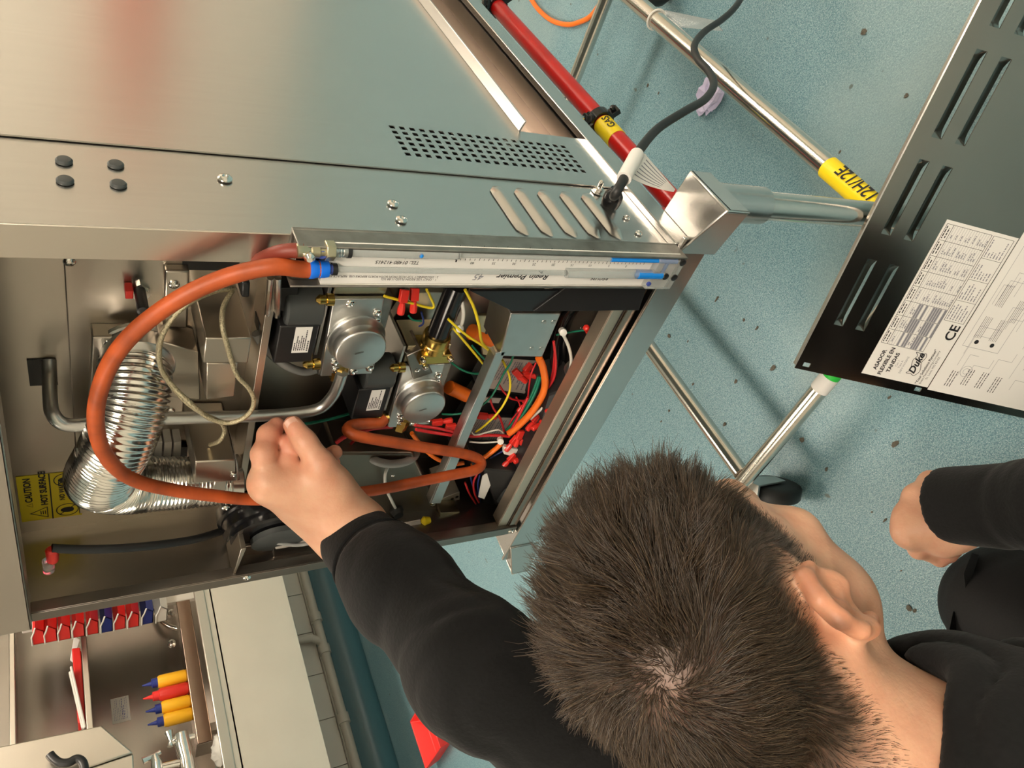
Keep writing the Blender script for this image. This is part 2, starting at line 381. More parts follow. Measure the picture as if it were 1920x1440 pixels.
# big side sheet, very slightly dished, with a field of punched square holes and a folded lower edge
def side_sheet():
    yE = DB; ys = set(np.linspace(.0965, yE, 30)); zs = set(np.linspace(.105, HT, 26))
    hy0, hp = .1195, .0092; hz0, hzp = .0585, .00985; hs = .0051
    for i in range(6): ys |= {hy0+i*hp, hy0+i*hp+hs}
    for j in range(20): zs |= {hz0+j*hzp, hz0+j*hzp+hs}
    zs |= {ZB, .045, .105}; ys |= {.19}
    ys = np.array(sorted(ys)); zs = np.array(sorted(zs))
    ys = ys[np.append(True, np.diff(ys) > 1e-5)]; zs = zs[np.append(True, np.diff(zs) > 1e-5)]
    def inhole(y, z):
        i = (y-hy0)/hp; j = (z-hz0)/hzp
        return -.01 < i < 6 and -.01 < j < 20 and (i % 1)*hp < hs and (j % 1)*hzp < hs
    def dish(y, z):
        t = (y-.0965)/(yE-.0965); s_ = max(0, (z-.2)/(HT-.2)); return .0012-.006*math.sin(math.pi*min(1, t*1.25))*s_**1.2
    idx = {}; V = []; F = []
    def vid(i, j, k):
        if (i, j, k) not in idx: idx[i, j, k] = len(V); V.append((dish(ys[i], zs[j])-k*.0012, ys[i], zs[j]))
        return idx[i, j, k]
    cell = {}
    for i in range(len(ys)-1):
        for j in range(len(zs)-1):
            yc, zc = (ys[i]+ys[i+1])/2, (zs[j]+zs[j+1])/2
            cell[i, j] = not inhole(yc, zc) and not (yc > .19 and zc < .105)
    for (i, j), ok in cell.items():
        if not ok: continue
        F.append((vid(i, j, 0), vid(i+1, j, 0), vid(i+1, j+1, 0), vid(i, j+1, 0)))
        F.append((vid(i, j, 1), vid(i, j+1, 1), vid(i+1, j+1, 1), vid(i+1, j, 1)))
        for di, dj, a, b_ in ((-1, 0, (i, j), (i, j+1)), (1, 0, (i+1, j+1), (i+1, j)), (0, -1, (i+1, j), (i, j)), (0, 1, (i, j+1), (i+1, j+1))):
            if not cell.get((i+di, j+dj), False):
                F.append((vid(*a, 0), vid(*b_, 0), vid(*b_, 1), vid(*a, 1)))
    mb = MB(); mb.add(V, F); return mb.build('side_panel', M['steel'], bx, smooth=30)
sp = side_sheet()
MB().prism([(.0005, .191, .104), (.0125, .191, .1005), (.0125, .191, .0985), (.0005, .191, .1015)], (0, DB-.191, 0)).build('hem', M['steel'], sp, bevel=.0005)
MB().box(-.026, -.024, .191, DB, ZB, .106).build('lower_side_panel', M['brown_steel'], bx, smooth=0)
MB().box(-.026, -.004, .189, .191, ZB, .106).build('panel_return', M['brown_steel'], bx, smooth=0)
# louvres pressed out of the strip
def louvre_mesh(L, wd, h, n=10):
    """long bump open along its lower side: x out, y along, z across"""
    V = []; F = []; k = 7
    for i in range(n+1):
        t = i/n; e = min(1, min(t, 1-t)/.13); e = math.sin(e*math.pi/2)
        for j in range(k):
            a = j/(k-1)
            V.append((h*e*math.sin(a*math.pi/2)**.8, L*(t-.5), wd*(1-a)*(.35+.65*e)-wd*.5))
        V.append((h*e*.55, L*(t-.5), -wd*.5+.0006))
    k1 = k+1
    for i in range(n):
        for j in range(k1-1): F.append((i*k1+j, i*k1+j+1, (i+1)*k1+j+1, (i+1)*k1+j))
    return V, F
for z in np.linspace(.1815, .0835, 5):
    V, F = louvre_mesh(.073, .0100, .0042)
    MB().add([(v[0]+.0001, v[1]+.0462, v[2]+z) for v in V], F).build('louvre', M['steel'], bx, smooth=60)
def screw(p, ax, r, parent, name='screw', mat_='chrome', h=.45):
    ax = nrm(ax); s = MB().lathe(np.array(p, float), ax, [(0, r), (r*.15, r), (r*h*.75, r*.82), (r*h, r*.45), (r*h*.8, r*.38), (r*h*.55, r*.30)], 14)
    return s.build(name, M[mat_], parent)
def cross_screw(p, ax, r, parent, name='screw'):
    """pan head with a recessed cross"""
    ax = nrm(ax); p = np.array(p, float); o = screw(p, ax, r, parent, name)
    u = nrm(np.cross(ax, (.3, .5, .8))); v = np.cross(ax, u)
    return o
for px, py, r in ((422, 335, .0052), (737, 382, .0046), (753, 412, .0046), (1175, 408, .0036), (1198, 437, .0036)): screw(P(px, py, 0, .0003), (1, 0, 0), r, bx)
for px, py in ((120, 303), (122, 340), (217, 310), (222, 347)):
    MB().lathe(P(px, py, 0, -.0003), (1, 0, 0), [(0, .0052), (.0012, .0052), (.0022, .0042), (.0025, .002)], 20).build('hole_plug', M['dgrey'], bx)
sc = MB(); c = P(1120, 360, 0, .0002); sc.lathe(c, (1, 0, 0), [(0, .0062), (.0012, .0062), (.0014, .0052), (.0045, .0052), (.0055, .004)], 6); sc.lathe(c, (1, 0, 0), [(.0055, .0027), (.011, .0027), (.013, .001)], 12)
sc.build('earth_stud', M['chrome'], bx)
# rest of the shell
MB().box(W_, W_+.0025, 0, DB, ZB, HT).build('left_panel', M['steel'], bx, smooth=0)
MB().box(W_, 0, DB-.002, DB, ZB, HT).build('rear_panel', M['steel'], bx, smooth=0)
MB().box(W_, 0, 0, DB, HT, HT+.002).build('top_panel', M['steel'], bx, smooth=0)
MB().box(W_+.003, -.004, .002, DB-.003, ZB, ZB+.002).build('floor_pan', M['steel_dark'], bx, smooth=0)
# front frame: right post, left post, bottom channel, header
MB().box(-.0255, -.0005, -.0012, .0, ZB, ZO).box(-.0255, -.0243, 0, .018, ZB, ZO).build('front_post', M['counter'], bx, bevel=.0005)
MB().box(W_, W_+.014, -.0014, 0, ZB, ZO).box(W_+.0128, W_+.014, 0, .012, ZB, ZO).build('front_post', M['steel_dark'], bx, bevel=.0005)
MB().box(W_, -.0, -.010, -.006, ZO, HT).box(W_, 0, -.010, .02, ZO, ZO+.003).build('header_panel', M['counter'], bx, bevel=.0012)
MB().box(W_+.014, -.026, .0035, .0040, .0385, .0398).build('sill_groove', M['black'], bx, smooth=0)
MB().box(W_+.014, -.026, .001, .0035, ZB, .0375).build('lower_lip', M['brown_steel'], bx, bevel=.0005)
MB().box(W_+.014, -.026, .004, .0055, ZB, .052).box(W_+.014, -.026, .0055, .022, .050, .052).build('sill_channel', mat('satin_sill_steel', (.70, .61, .50), 1, .48, noise=.1, nscale=8), bx, bevel=.0005)
for px, py in ((463, 1083), (958, 996)): screw(Y(px, py, -.0014), (0, -1, 0), .0042, bx)
# compartment linings
MB().box(W_+.003, -.02, YU, YU+.002, ZS-.01, HT-.1).build('upper_back_panel', M['steel_in'], bx, smooth=0)
MB().box(P(118, 478, 1, YU-.002)[0]-.33, -.022, YU-.003, YU, ZS, Y(126, 600, YU)[2]).build('mounting_plate', M['steel_in'], bx, bevel=.001)
MB().box(W_+.003, -.02, YL, YL+.002, ZB, ZS).build('lower_back_panel', M['steel_in'], bx, smooth=0)
MB().box(W_+.0026, W_+.0035, .001, YL, ZS, ZO+.1).build('left_lining', M['steel_in'], bx, smooth=0)
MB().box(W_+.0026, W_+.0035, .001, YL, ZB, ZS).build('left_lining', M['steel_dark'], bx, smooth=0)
MB().box(-.021, -.020, .001, YL, ZB, ZO+.1).build('right_lining', M['steel_in'], bx, smooth=0)
ys_ = .048
sh = MB(); sh.box(W_+.004, -.03, ys_, YU-.001, ZS, ZS+.0018).box(W_+.004, -.03, ys_-.0015, ys_, ZS-.0005, ZS+.006)
sh.build('divider_shelf', M['steel_in'], bx, bevel=.0004)
# ---------------------------------------------------------------- what the open front shows
_Y0 = Y
def Y(px, py, y):
    q = _Y0(px, py, y)
    if y > .07: q[2] = max(q[2], .034); return q
    return q if q[2] > .034 else P(px, py, 2, .034)
def wire(pts, r, mt, name='wire', parent=None, n=7, sm=7):
    p = [Y(a, b, y) for a, b, y in pts]
    return MB().tube(spline(p, sm), r, n).build(name, M[mt], parent if parent is not None else bx, smooth=60)
def pbox(quad, y, depth, name, mt, parent=None, bevel=.0008):
    """block whose front face the photo shows as quad, at depth y, reaching back by depth"""
    f = [Y(a, b, y) for a, b in quad]
    if sum(np.cross(f[i]-f[0], f[i+1]-f[0])[1] for i in range(1, len(f)-1)) < 0: f = f[::-1]
    return MB().prism(f, (0, depth, 0)).build(name, M[mt], parent if parent is not None else bx, bevel=bevel)
# screws and small fittings of the upper back panel
cross_screw(Y(130, 490, YU-.003), (0, -1, 0), .0045, bx)
hl = MB().lathe(Y(262, 545, YU-.003), (0, -1, 0), [(0, .0085), (.003, .0085), (.003, .0068), (.006, .0068), (.006, .005), (.008, .005)], 6)
o = hl.build('limit_switch', M['chrome'], bx)
MB().lathe(Y(262, 545, YU-.011), (0, -1, 0), [(0, .0045), (.026, .0045), (.027, .003)], 14).build('barrel', M['black'], o)
MB().box(*(lambda c: (c[0]-.004, c[0]+.004, c[1]-.012, c[1], c[2]-.003, c[2]+.003))(Y(240, 536, YU-.004))).build('terminal', M['red_plastic'], o, bevel=.0008)
o = pbox([(309, 508), (356, 508), (352, 617), (306, 614)], .088, .010, 'bracket', 'steel_in', bevel=.002); cross_screw(Y(326, 533, .088), (0, -1, 0), .0045, o)
pbox([(342, 482), (450, 484), (448, 508), (342, 506)], .096, .003, 'slot', 'black', bevel=0)
# duct outlet housing
o = pbox([(172, 632), (300, 632), (318, 780), (168, 770)], .080, .018, 'outlet_plate', 'steel_in', bevel=.0015)
for q in ((205, 645), (288, 645), (312, 772)): cross_screw(Y(*q, .080), (0, -1, 0), .0042, o)
pbox([(318, 645), (356, 658), (376, 672), (374, 742), (322, 720)], .070, .02, 'angle_bracket', 'steel_in', bevel=.001) if False else None
o = pbox([(300, 640), (372, 660), (376, 750), (318, 745)], .066, .03, 'angle_bracket', 'steel_in', bevel=.001); cross_screw(Y(350, 642, .09), (0, -1, 0), .004, o)
pbox([(312, 745), (345, 745), (342, 780), (308, 780)], .078, .02, 'tab', 'steel_in'); cross_screw(Y(320, 770, .078), (0, -1, 0), .004, bx)
# blower boxes hanging from the back
pbox([(385, 634), (472, 634), (465, 681), (380, 681)], .030, .066, 'blower_box', 'steel_in', bevel=.0012)
pbox([(387, 681), (446, 681), (440, 744), (386, 750)], .044, .05, 'blower_box', 'steel_in', bevel=.0012)
pbox([(366, 866), (441, 862), (443, 902), (364, 906)], .022, .074, 'blower_box', 'steel_in', bevel=.0012)
pbox([(442, 862), (446, 870), (450, 900), (444, 902)], .022, .074, 'blower_flange', 'steel', bevel=.0005)
cross_screw(Y(437, 890, .0215), (0, -1, 0), .003, bx); cross_screw(Y(423, 952, .04), (0, -1, 0), .004, bx)
pbox([(453, 528), (470, 530), (468, 560), (452, 558)], .045, .02, 'plug', 'black', bevel=.002)
# white fins behind the duct
f = MB()
for k in range(4):
    a = Y(272+k*18, 818, .088); f.box(a[0]-.028, a[0], .080, .098, a[2]-.006, a[2]+.001)
f.build('terminal_strip', M['white'], bx, bevel=.0006)
pbox([(262, 838), (352, 838), (350, 862), (258, 862)], .092, .004, 'slot', 'black', bevel=0)
# corrugated flexible duct and its clips
dp = [Y(255, 668, .085), Y(252, 715, .060), Y(243, 772, .040), Y(222, 828, .030), (-.287, .036, .4935), (-.308, .044, .492), (-.325, .050, .474), (-.333, .052, .445), (-.338, .052, .41), (-.342, .052, .370)]
dp = spline(dp, 14); sl = np.concatenate([[0], np.cumsum(np.linalg.norm(np.diff(dp, axis=0), axis=1))])
tt = np.linspace(0, sl[-1], 74*4); cp = np.stack([np.interp(tt, sl, dp[:, i]) for i in range(3)], 1)
for _ in range(3): cp[1:-1] = (cp[:-2]+2*cp[1:-1]+cp[2:])/4
k = np.arange(len(tt)); rr = np.interp(tt/sl[-1], [0, .35, .55, .8, 1], [.0285, .0270, .0285, .0245, .0225])*(1+.055*np.array([0, 1, .95, -.3])[k % 4])+.0003*np.sin(k*1.7)
du = MB().tube(cp, rr, 30, caps=False).build('flexible_duct', M['alu_bright'], bx, smooth=80)
MB().lathe(Y(255, 655, .088), (0, -1, 0), [(0, .031), (.004, .031), (.005, .029), (.022, .029), (.023, .0275)], 28).build('duct_collar', M['steel'], du)
MB().lathe((-.3405, .052, .374), (0, 0, 1), [(-.004, .0255), (.006, .0255), (.0065, .024)], 28).build('hose_clip', M['steel'], du)
c = Y(412, 907, .026); MB().obox(c, (.016, .006, .012)).build('clip_screw_box', M['steel_tube'], du, bevel=.001)
# gas feed tube, with its square opening in the back
h = [Y(50, 674, YU-.0004), Y(104, 672, YU-.0004), Y(109, 720, YU-.0004), Y(56, 722, YU-.0004)]
MB().prism(h[::-1], (0, -.0012, 0)).build('tube_opening', M['black'], bx, smooth=0)
gt = spline([Y(92, 676, .1), Y(93, 705, .088), Y(94, 745, .064), Y(100, 778, .046), Y(128, 797, .040), Y(200, 792, .040), Y(300, 785, .04), Y(480, 780, .04), Y(560, 774, .04), Y(600, 765, .04), Y(622, 745, .04), Y(634, 722, .041), Y(641, 700, .043)], 8)
MB().tube(gt, .0056, 14).build('gas_tube', M['galv'], bx, smooth=60)
# braided sensor leads
br = [(438, 540, .06), (405, 543, .05), (365, 560, .045), (325, 595, .04), (301, 640, .04), (302, 690, .04), (328, 728, .035), (358, 756, .028), (392, 784, .024), (430, 793, .022), (462, 780, .020), (476, 755, .020), (468, 730, .020), (446, 706, .022), (434, 676, .024), (424, 640, .026), (417, 610, .03), (419, 575, .045), (436, 545, .06)]
wire(br, .0021, 'braid', 'braided_lead', n=8, sm=8)
br2 = [(436, 543, .064), (400, 547, .054), (350, 572, .048), (312, 612, .044), (297, 655, .044), (306, 700, .04), (340, 745, .034), (374, 772, .03), (410, 790, .027), (421, 806, .03), (412, 826, .03), (394, 834, .04)]
wire(br2, .0020, 'braid', 'braided_lead', n=8, sm=8)
# yellow warning sticker on the back lining
q = [Y(30, 893, YU-.0006), Y(147, 884, YU-.0006), Y(155, 964, YU-.0006), Y(42, 980, YU-.0006)]
xs = (max(q[0][0], q[1][0]), -.4325); zt, zb = q[0][2]-.002, q[1][2]
zt = P(34, 930, 1, YU)[2]; zb = P(152, 930, 1, YU)[2]; xr = P(34, 893, 1, YU)[0]; xl = P(44, 978, 1, YU)[0]
stk = MB().box(xl, xr, YU-.0007, YU-.0001, zb, zt).build('warning_sticker', M['sticker'], bx, bevel=.0003)
sw, shh = xr-xl, zt-zb; zm = zb+shh*.49; yf = YU-.0008
MB().box(xl, xr, yf, yf+.0001, zm-.0006, zm+.0006).build('printed_line', M['ink'], stk, smooth=0)
def tri(cx, cz, s_, y):
    b_ = MB()
    for i in range(3):
        a0, a1 = [math.pi/2+2*math.pi*(i+d)/3 for d in (0, 1)]
        p = [np.array([cx+s_*math.cos(a0), y, cz+s_*math.sin(a0)]), np.array([cx+s_*math.cos(a1), y, cz+s_*math.sin(a1)])]
        ci = np.array([cx, y, cz]); b_.prism([p[0], p[1], ci+(p[1]-ci)*.84, ci+(p[0]-ci)*.84], (0, -.0001, 0))
    return b_
b_ = tri(xl+sw*.17, zm+shh*.17, shh*.20, yf)
for dz in (.0, .035, .07): b_.box(xl+sw*.13, xl+sw*.21, yf-.0001, yf, zm+shh*(.115+dz)-.0004, zm+shh*(.115+dz)+.0004)
tri2 = tri(xl+sw*.36, zm+shh*.335, shh*.07, yf); b_.v, b_.f = (lambda a, b: (a.v+b.v, a.f+[tuple(i+len(a.v) for i in q) for q in b.f]))(b_, tri2)
b_.build('warning_symbol', M['ink'], stk, smooth=0)
text('CAUTION', (xl+sw*.43, yf, zm+shh*.30), (1, 0, 0), (0, 0, 1), .0092*shh/.058, M['ink'], stk, bold=.00025)
text('HOT SURFACE', (xl+sw*.34, yf, zm+shh*.06), (1, 0, 0), (0, 0, 1), .0088*shh/.058, M['ink'], stk, bold=.0003)
text('NO WATER', (xl+sw*.40, yf, zb+shh*.27), (1, 0, 0), (0, 0, 1), .0070*shh/.058, M['ink'], stk, bold=.0002)
text('ENTRY', (xl+sw*.46, yf, zb+shh*.09), (1, 0, 0), (0, 0, 1), .0070*shh/.058, M['ink'], stk, bold=.0002)
def ringm(cx, cz, r, y, wd=.0009):
    b = MB(); n = 28
    for i in range(n):
        a0, a1 = 2*math.pi*i/n, 2*math.pi*(i+1)/n
        b.prism([(cx+(r-wd)*math.cos(a0), y, cz+(r-wd)*math.sin(a0)), (cx+r*math.cos(a0), y, cz+r*math.sin(a0)), (cx+r*math.cos(a1), y, cz+r*math.sin(a1)), (cx+(r-wd)*math.cos(a1), y, cz+(r-wd)*math.sin(a1))], (0, -.0001, 0))
    return b
for cx in (xl+sw*.17, xl+sw*.84):
    b_ = ringm(cx, zb+shh*.24, shh*.19, yf); s_ = shh*.19*.7
    b_.prism([(cx-s_, yf, zb+shh*.24+s_+.0006), (cx-s_, yf, zb+shh*.24+s_-.0006), (cx+s_, yf, zb+shh*.24-s_-.0006), (cx+s_, yf, zb+shh*.24-s_+.0006)], (0, -.0001, 0))
    b_.prism([(cx+shh*.09*math.sin(a)*(1 if a < math.pi else 1)*(.9 if abs(a-math.pi) > 1 else 1), yf, zb+shh*.22-shh*.09*math.cos(a)*(-1)*(1 if math.cos(a) < 0 else 1.5)) for a in np.linspace(0, 2*math.pi, 18, endpoint=False)], (0, -.0001, 0))
    b_.build('warning_symbol', M['ink'], stk, smooth=0)
# igniter lead hanging at the left wall
lead = [(97, 1028, .02), (150, 1030, .02), (230, 1028, .022), (310, 1020, .03), (370, 1010, .04), (412, 997, .055)]
o = wire(lead, .0042, 'black_rubber', 'igniter_sleeve', n=12)
a = Y(88, 1036, .02); MB().lathe(a+np.array([.005, 0, -.004]), (-.95, -.1, 0), [(0, .0035), (.002, .0055), (.016, .005), (.018, .004)], 12).build('terminal', M['red_plastic'], o)
a = Y(90, 1052, .018); MB().lathe(a, (-.95, -.1, 0), [(0, .005), (.014, .0048), (.015, .003)], 12).build('terminal', M['clearbag'], o)
b_ = MB()
for dx in (-3, 3): b_.ball(Y(88+dx, 1072, .017), .0016, 8, 6)
b_.build('neon_lamp', M['neon'], o)

# ------------------------------------------------ gas valves
def valve(dx, dy, dz):
    D_ = np.array([dx, dy, dz]); v = lambda *p: np.array(p)+D_
    bb = MB(); a = v(-.197, .052, .258); b = v(-.1015, .100, .3125)
    bb.box(a[0], b[0], a[1], b[1], a[2], b[2]); body = bb.build('gas_valve', M['alu_rough'], bx, bevel=.002)
    MB().prism([v(-.1015, .050, .3148), v(-.1015, .050, .2688), v(-.196, .050, .2600), v(-.196, .050, .3105)], (0, .006, 0)).build('face_plate', M['alu'], body, bevel=.001)
    c = v(-.1480, .0498, .2855)
    MB().lathe(c, (0, -1, 0), [(0, .0272), (.002, .0272), (.003, .0262), (.005, .0260), (.007, .0250), (.010, .0243)], 40).build('housing_ring', M['alu'], body, smooth=40)
    cv_ = MB().lathe(v(-.1470, .040, .2860), (0, -1, 0), [(0, .0240), (.007, .0238), (.0085, .0231), (.0092, .0218)], 40).build('valve_cover', M['alu'], body, smooth=40)
    text('1', v(-.1500, .0306, .283), (1, 0, .35), (-.35, 0, 1), .012, M['alu_rough'], cv_, lift=.0002)
    for x, z in ((-.1085, .3105), (-.1080, .300), (-.1215, .2725), (-.119, .2785), (-.130, .2660), (-.158, .3155), (-.1865, .3040), (-.190, .2900), (-.1900, .272)):
        pass
    for px, py in ((657, 569), (707, 587), (706, 603), (685, 600), (625, 630), (628, 680), (630, 694), (662, 697), (693, 690)):
        cross_screw(Y(px, py, .0495)+D_, (0, -1, 0), .0042, body)
    # solenoid: black block, grey motor, label
    bl = MB(); p0 = v(-.171, .045, .3235); bl.box(p0[0], p0[0]+.044, p0[1], p0[1]+.05, p0[2], p0[2]+.0345)
    so = bl.build('solenoid', M['black'], body, bevel=.0015)
    lb = MB().box(*(lambda q: (q[0], q[0]+.030, q[1]-.0004, q[1], q[2], q[2]+.0145))(v(-.1585, .045, .3295))).build('printed_label', M['paper'], body, smooth=0)
    q = v(-.1585, .0446, .3295); b_ = MB()
    for i in range(6):
        x_ = q[0]+.003
        while x_ < q[0]+(.027, .017, .019, .014, .018, .012)[i]: e_ = x_+.0008+.0016*rng.random(); b_.box(x_, e_, q[1]-.0001, q[1], q[2]+.0036+i*.0018, q[2]+.0036+i*.0018+.0009); x_ = e_+.0005
    for i in range(14): b_.box(q[0]+.002+i*.0009, q[0]+.002+i*.0009+.0004+.0003*(i % 3 == 0), q[1]-.0001, q[1], q[2]+.0008, q[2]+.0022)
    b_.build('print', M['ink'], body, smooth=0)
    ca = v(-.118, .062, .3215); MB().lathe(ca, (0, 0, 1), [(0, .0175), (.001, .0185), (.030, .0185), (.032, .0165)], 24).build('motor', M['dgrey'], body)
    c2 = v(-.1275, .050, .3205); MB().box(c2[0]-.044, c2[0]+.05, c2[1]+.004, c2[1]+.06, c2[2]-.004, c2[2]-.001).build('mounting_plate', M['galv'], body, bevel=.0005)
    for z0, x in ((.3165, -.0988), (.3160, -.175)):
        MB().lathe(v(x, .046, z0), (0, 0, 1), [(0, .0055), (.006, .0055), (.0065, .0040), (.012, .0044), (.0135, .0030), (.0150, .0016)], 12).build('test_nipple', M['brass'], body)
    MB().lathe(v(-.191, .055, .2925), (-1, 0, 0), [(-.006, .0095), (.004, .0095), (.0045, .0075), (.013, .0075), (.0135, .006)], 6).build('brass_nut', M['brass'], body)
    MB().box(*(lambda q: (q[0], q[0]+.022, q[1], q[1]+.04, q[2], q[2]+.048))(v(-.1005, .055, .266))).build('inlet_block', M['zinc_gold'], body, bevel=.001)
    return body
valve(0, 0, 0); valve(-.0985, .012, -.093)
# black supply pipe and the brass manifold it screws into
a, b = Y(858, 535, .064), Y(817, 637, .064)
MB().cyl(a, b, .0112, n=20).build('supply_pipe', M['black_gloss'], bx)
mf = MB().lathe(b+np.array([.008, 0, 0]), (-1, 0, 0), [(0, .0135), (.002, .0142), (.010, .0142), (.011, .0150), (.018, .0150)], 24).build('manifold', M['brass'], bx)
c = b+np.array([-.014, 0, 0]); MB().box(c[0]-.008, c[0]+.004, c[1]-.013, c[1]+.02, c[2]-.017, c[2]+.017).build('flange', M['brass'], mf, bevel=.0015)
for dz, dx in ((-.015, 0), (.015, 0), (.010, -.010)): screw(c+np.array([dx, -.013, dz]), (.3, -1, 0), .0032, mf, h=1.6)
# black relay at the right behind the gauge, drop shaped shield plates
pbox([(770, 548), (845, 548), (822, 640), (790, 655), (735, 600)], .118, .012, 'shield_plate', 'steel_in', bevel=.001)
pbox([(730, 640), (800, 690), (778, 752), (728, 700)], .12, .01, 'shield_plate', 'steel_in', bevel=.001)
o = pbox([(762, 668), (790, 655), (812, 700), (775, 712)], .06, .03, 'angle_bracket', 'steel_dark', bevel=.001)
pbox([(515, 540), (560, 540), (556, 590), (512, 580)], .055, .03, 'relay_block', 'black')
for px in (507, 521): MB().cyl(Y(px, 520, .03), Y(px-6+(px-507)*.3, 592, .05), .0028, n=10).build('rod', M['chrome'], bx)
pbox([(486, 610), (497, 612), (496, 700), (482, 690)], .07, .02, 'clip', 'dgrey')
wire([(480, 625, .07), (500, 655, .07), (535, 685, .07), (570, 697, .08), (600, 690, .09)], .0042, 'grey', 'grey_cable')
# control chassis: black gusset at the right, zinc box, flat support bar
cp_ = [(882, 546), (962, 584), (1000, 584), (1062, 562), (1075, 545)]
f = [Y(a, b, .012) for a, b in cp_]
MB().prism(f[::-1] if np.dot(np.cross(f[1]-f[0], f[2]-f[0]), (0, -1, 0)) < 0 else f, (0, .003, 0)).build('chassis_gusset', M['black'], bx, bevel=.0004)
f = [Y(a, b, .010) for a, b in ((1000, 584), (1198, 582), (1212, 540), (1060, 540))]
MB().prism(f if np.dot(np.cross(f[1]-f[0], f[2]-f[0]), (0, -1, 0)) > 0 else f[::-1], (0, .002, 0)).build('chassis_gusset', M['black'], bx, bevel=.0004)
o = pbox([(1108, 552), (1138, 545), (1160, 552), (1152, 568), (1120, 569)], .0085, .001, 'cable_window', 'steel_in', bevel=0)
for i, mt in enumerate(('w_green', 'w_white', 'w_green', 'w_orange')): wire([(1136+i*5, 546, .006), (1139+i*5, 556, .005), (1137+i*5, 567, .007)], .0011, mt)
cb = pbox([(958, 588), (1052, 588), (1017, 670), (937, 668)], .030, .045, 'control_box', 'galv', bevel=.0012)
for q in ((1020, 604), (1038, 604), (997, 654), (1015, 654)): screw(Y(*q, .030), (0, -1, 0), .0028, cb, 'rivet', 'galv', h=.25)
o = pbox([(895, 592), (952, 590), (938, 672), (905, 665)], .085, .004, 'slotted_plate', 'zinc_gold', bevel=.0006)
for q in ((950, 602), (936, 640)): screw(Y(*q, .080), (0, -1, 0), .0042, o)
for a, b in (((922, 588), (908, 630)), ((928, 592), (914, 634))): pbox([(a[0], a[1]), (a[0]+4, a[1]), (b[0]+4, b[1]), b], .0845, .001, 'slot', 'black', bevel=0)
bar = pbox([(930, 662), (948, 659), (826, 944), (808, 944)], .030, .002, 'support_bar', 'galv', bevel=.0006)
pbox([(926, 668), (932, 664), (812, 940), (805, 944)], .032, .012, 'bar_flange', 'galv', bevel=.0004)
# ignition modules with printed white labels
def module(quad, lab, y, rows):
    o = pbox(quad, y, .028, 'ignition_module', 'black', bevel=.0015)
    l = [Y(a, b, y-.0005) for a, b in lab]
    if np.dot(np.cross(l[1]-l[0], l[2]-l[0]), (0, -1, 0)) < 0: l = [l[0], l[3], l[2], l[1]]
    MB().hexa(l, [q+np.array([0, .0005, 0]) for q in l]).build('printed_label', M['paper_dim'], o, smooth=0)
    Lq = [Y(a, b, y-.0006) for a, b in lab]; b_ = MB()
    for i in range(rows):
        t = .08+.84*i/rows; u0, u1 = .08, .92-.25*rng.random()
        if i % 5 == 4: continue
        A = lambda s_, t_: (Lq[0]*(1-t_)+Lq[1]*t_)*(1-s_)+(Lq[3]*(1-t_)+Lq[2]*t_)*s_
        k = u0
        while k < u1:
            e = min(u1, k+.03+.07*rng.random()); b_.add([A(k, t), A(e, t), A(e, t+.035), A(k, t+.035)], [(0, 1, 2, 3)]); k = e+.012
    b_.build('print', M['ink_grey'], o, smooth=0)
    return o
mo = module([(938, 660), (1024, 668), (990, 742), (898, 732)], [(942, 672), (1010, 677), (984, 738), (905, 727)], .088, 14)
module([(900, 742), (992, 748), (972, 776), (880, 770)], [(905, 745), (940, 747), (935, 756), (900, 754)], .092, 2)
module([(885, 775), (975, 778), (945, 842), (845, 838)], [(893, 782), (960, 784), (932, 836), (856, 832)], .088, 14)
text('FENWAL', Y(985, 672, .0872), (0, 0, 1), (-1, 0, 0), .006, M['paper'], mo) if False else None
pbox([(1005, 552), (1080, 550), (1048, 640), (1020, 640)], .095, .004, 'data_plate', 'paper', bevel=.0003)
pbox([(1046, 620), (1068, 548), (1120, 548), (1085, 650), (1045, 700)], .09, .03, 'contactor', 'black_gloss', bevel=.002)
tr_ = MB().tube(spline([Y(1090, 555, .05), Y(1062, 590, .06), Y(1048, 640, .065), Y(1046, 690, .07)], 8), .009, 14).build('conduit', M['black_gloss'], bx)
for q, yy in (([(1030, 740), (1088, 722), (1062, 790), (1015, 790)], .03), ([(1000, 820), (1035, 818), (1010, 868), (968, 880)], .028), ([(905, 880), (988, 885), (978, 935), (930, 948)], .035), ([(880, 845), (900, 860), (930, 945), (905, 950)], .05)):
    pbox(q, yy, .05, 'relay', 'black', bevel=.002)
pl = [Y(a, b, .0340) for a, b in ((905, 893), (918, 884), (922, 905), (908, 936), (897, 932))]
MB().prism(pl if np.dot(np.cross(pl[1]-pl[0], pl[2]-pl[0]), (0, -1, 0)) > 0 else pl[::-1], (0, .001, 0)).build('data_plate', M['paper'], bx, smooth=0)
pbox([(945, 918), (988, 905), (980, 938), (932, 944)], .03, .012, 'terminal_cover', 'dgrey', bevel=.001)
cross_screw(Y(1034, 792, .035), (0, -1, 0), .0035, bx); cross_screw(Y(1092, 614, .05), (0, -1, 0), .003, bx)
gl = MB().lathe(Y(1080, 688, .055), (0, -1, .2), [(0, .014), (.004, .014), (.0045, .010), (.012, .010), (.0125, .008)], 16).build('cable_gland', M['galv'], bx)
M['cover_steel'] = mat('heat_tinted_steel', (.26, .22, .18), 1, .36, noise=.2, nscale=14)
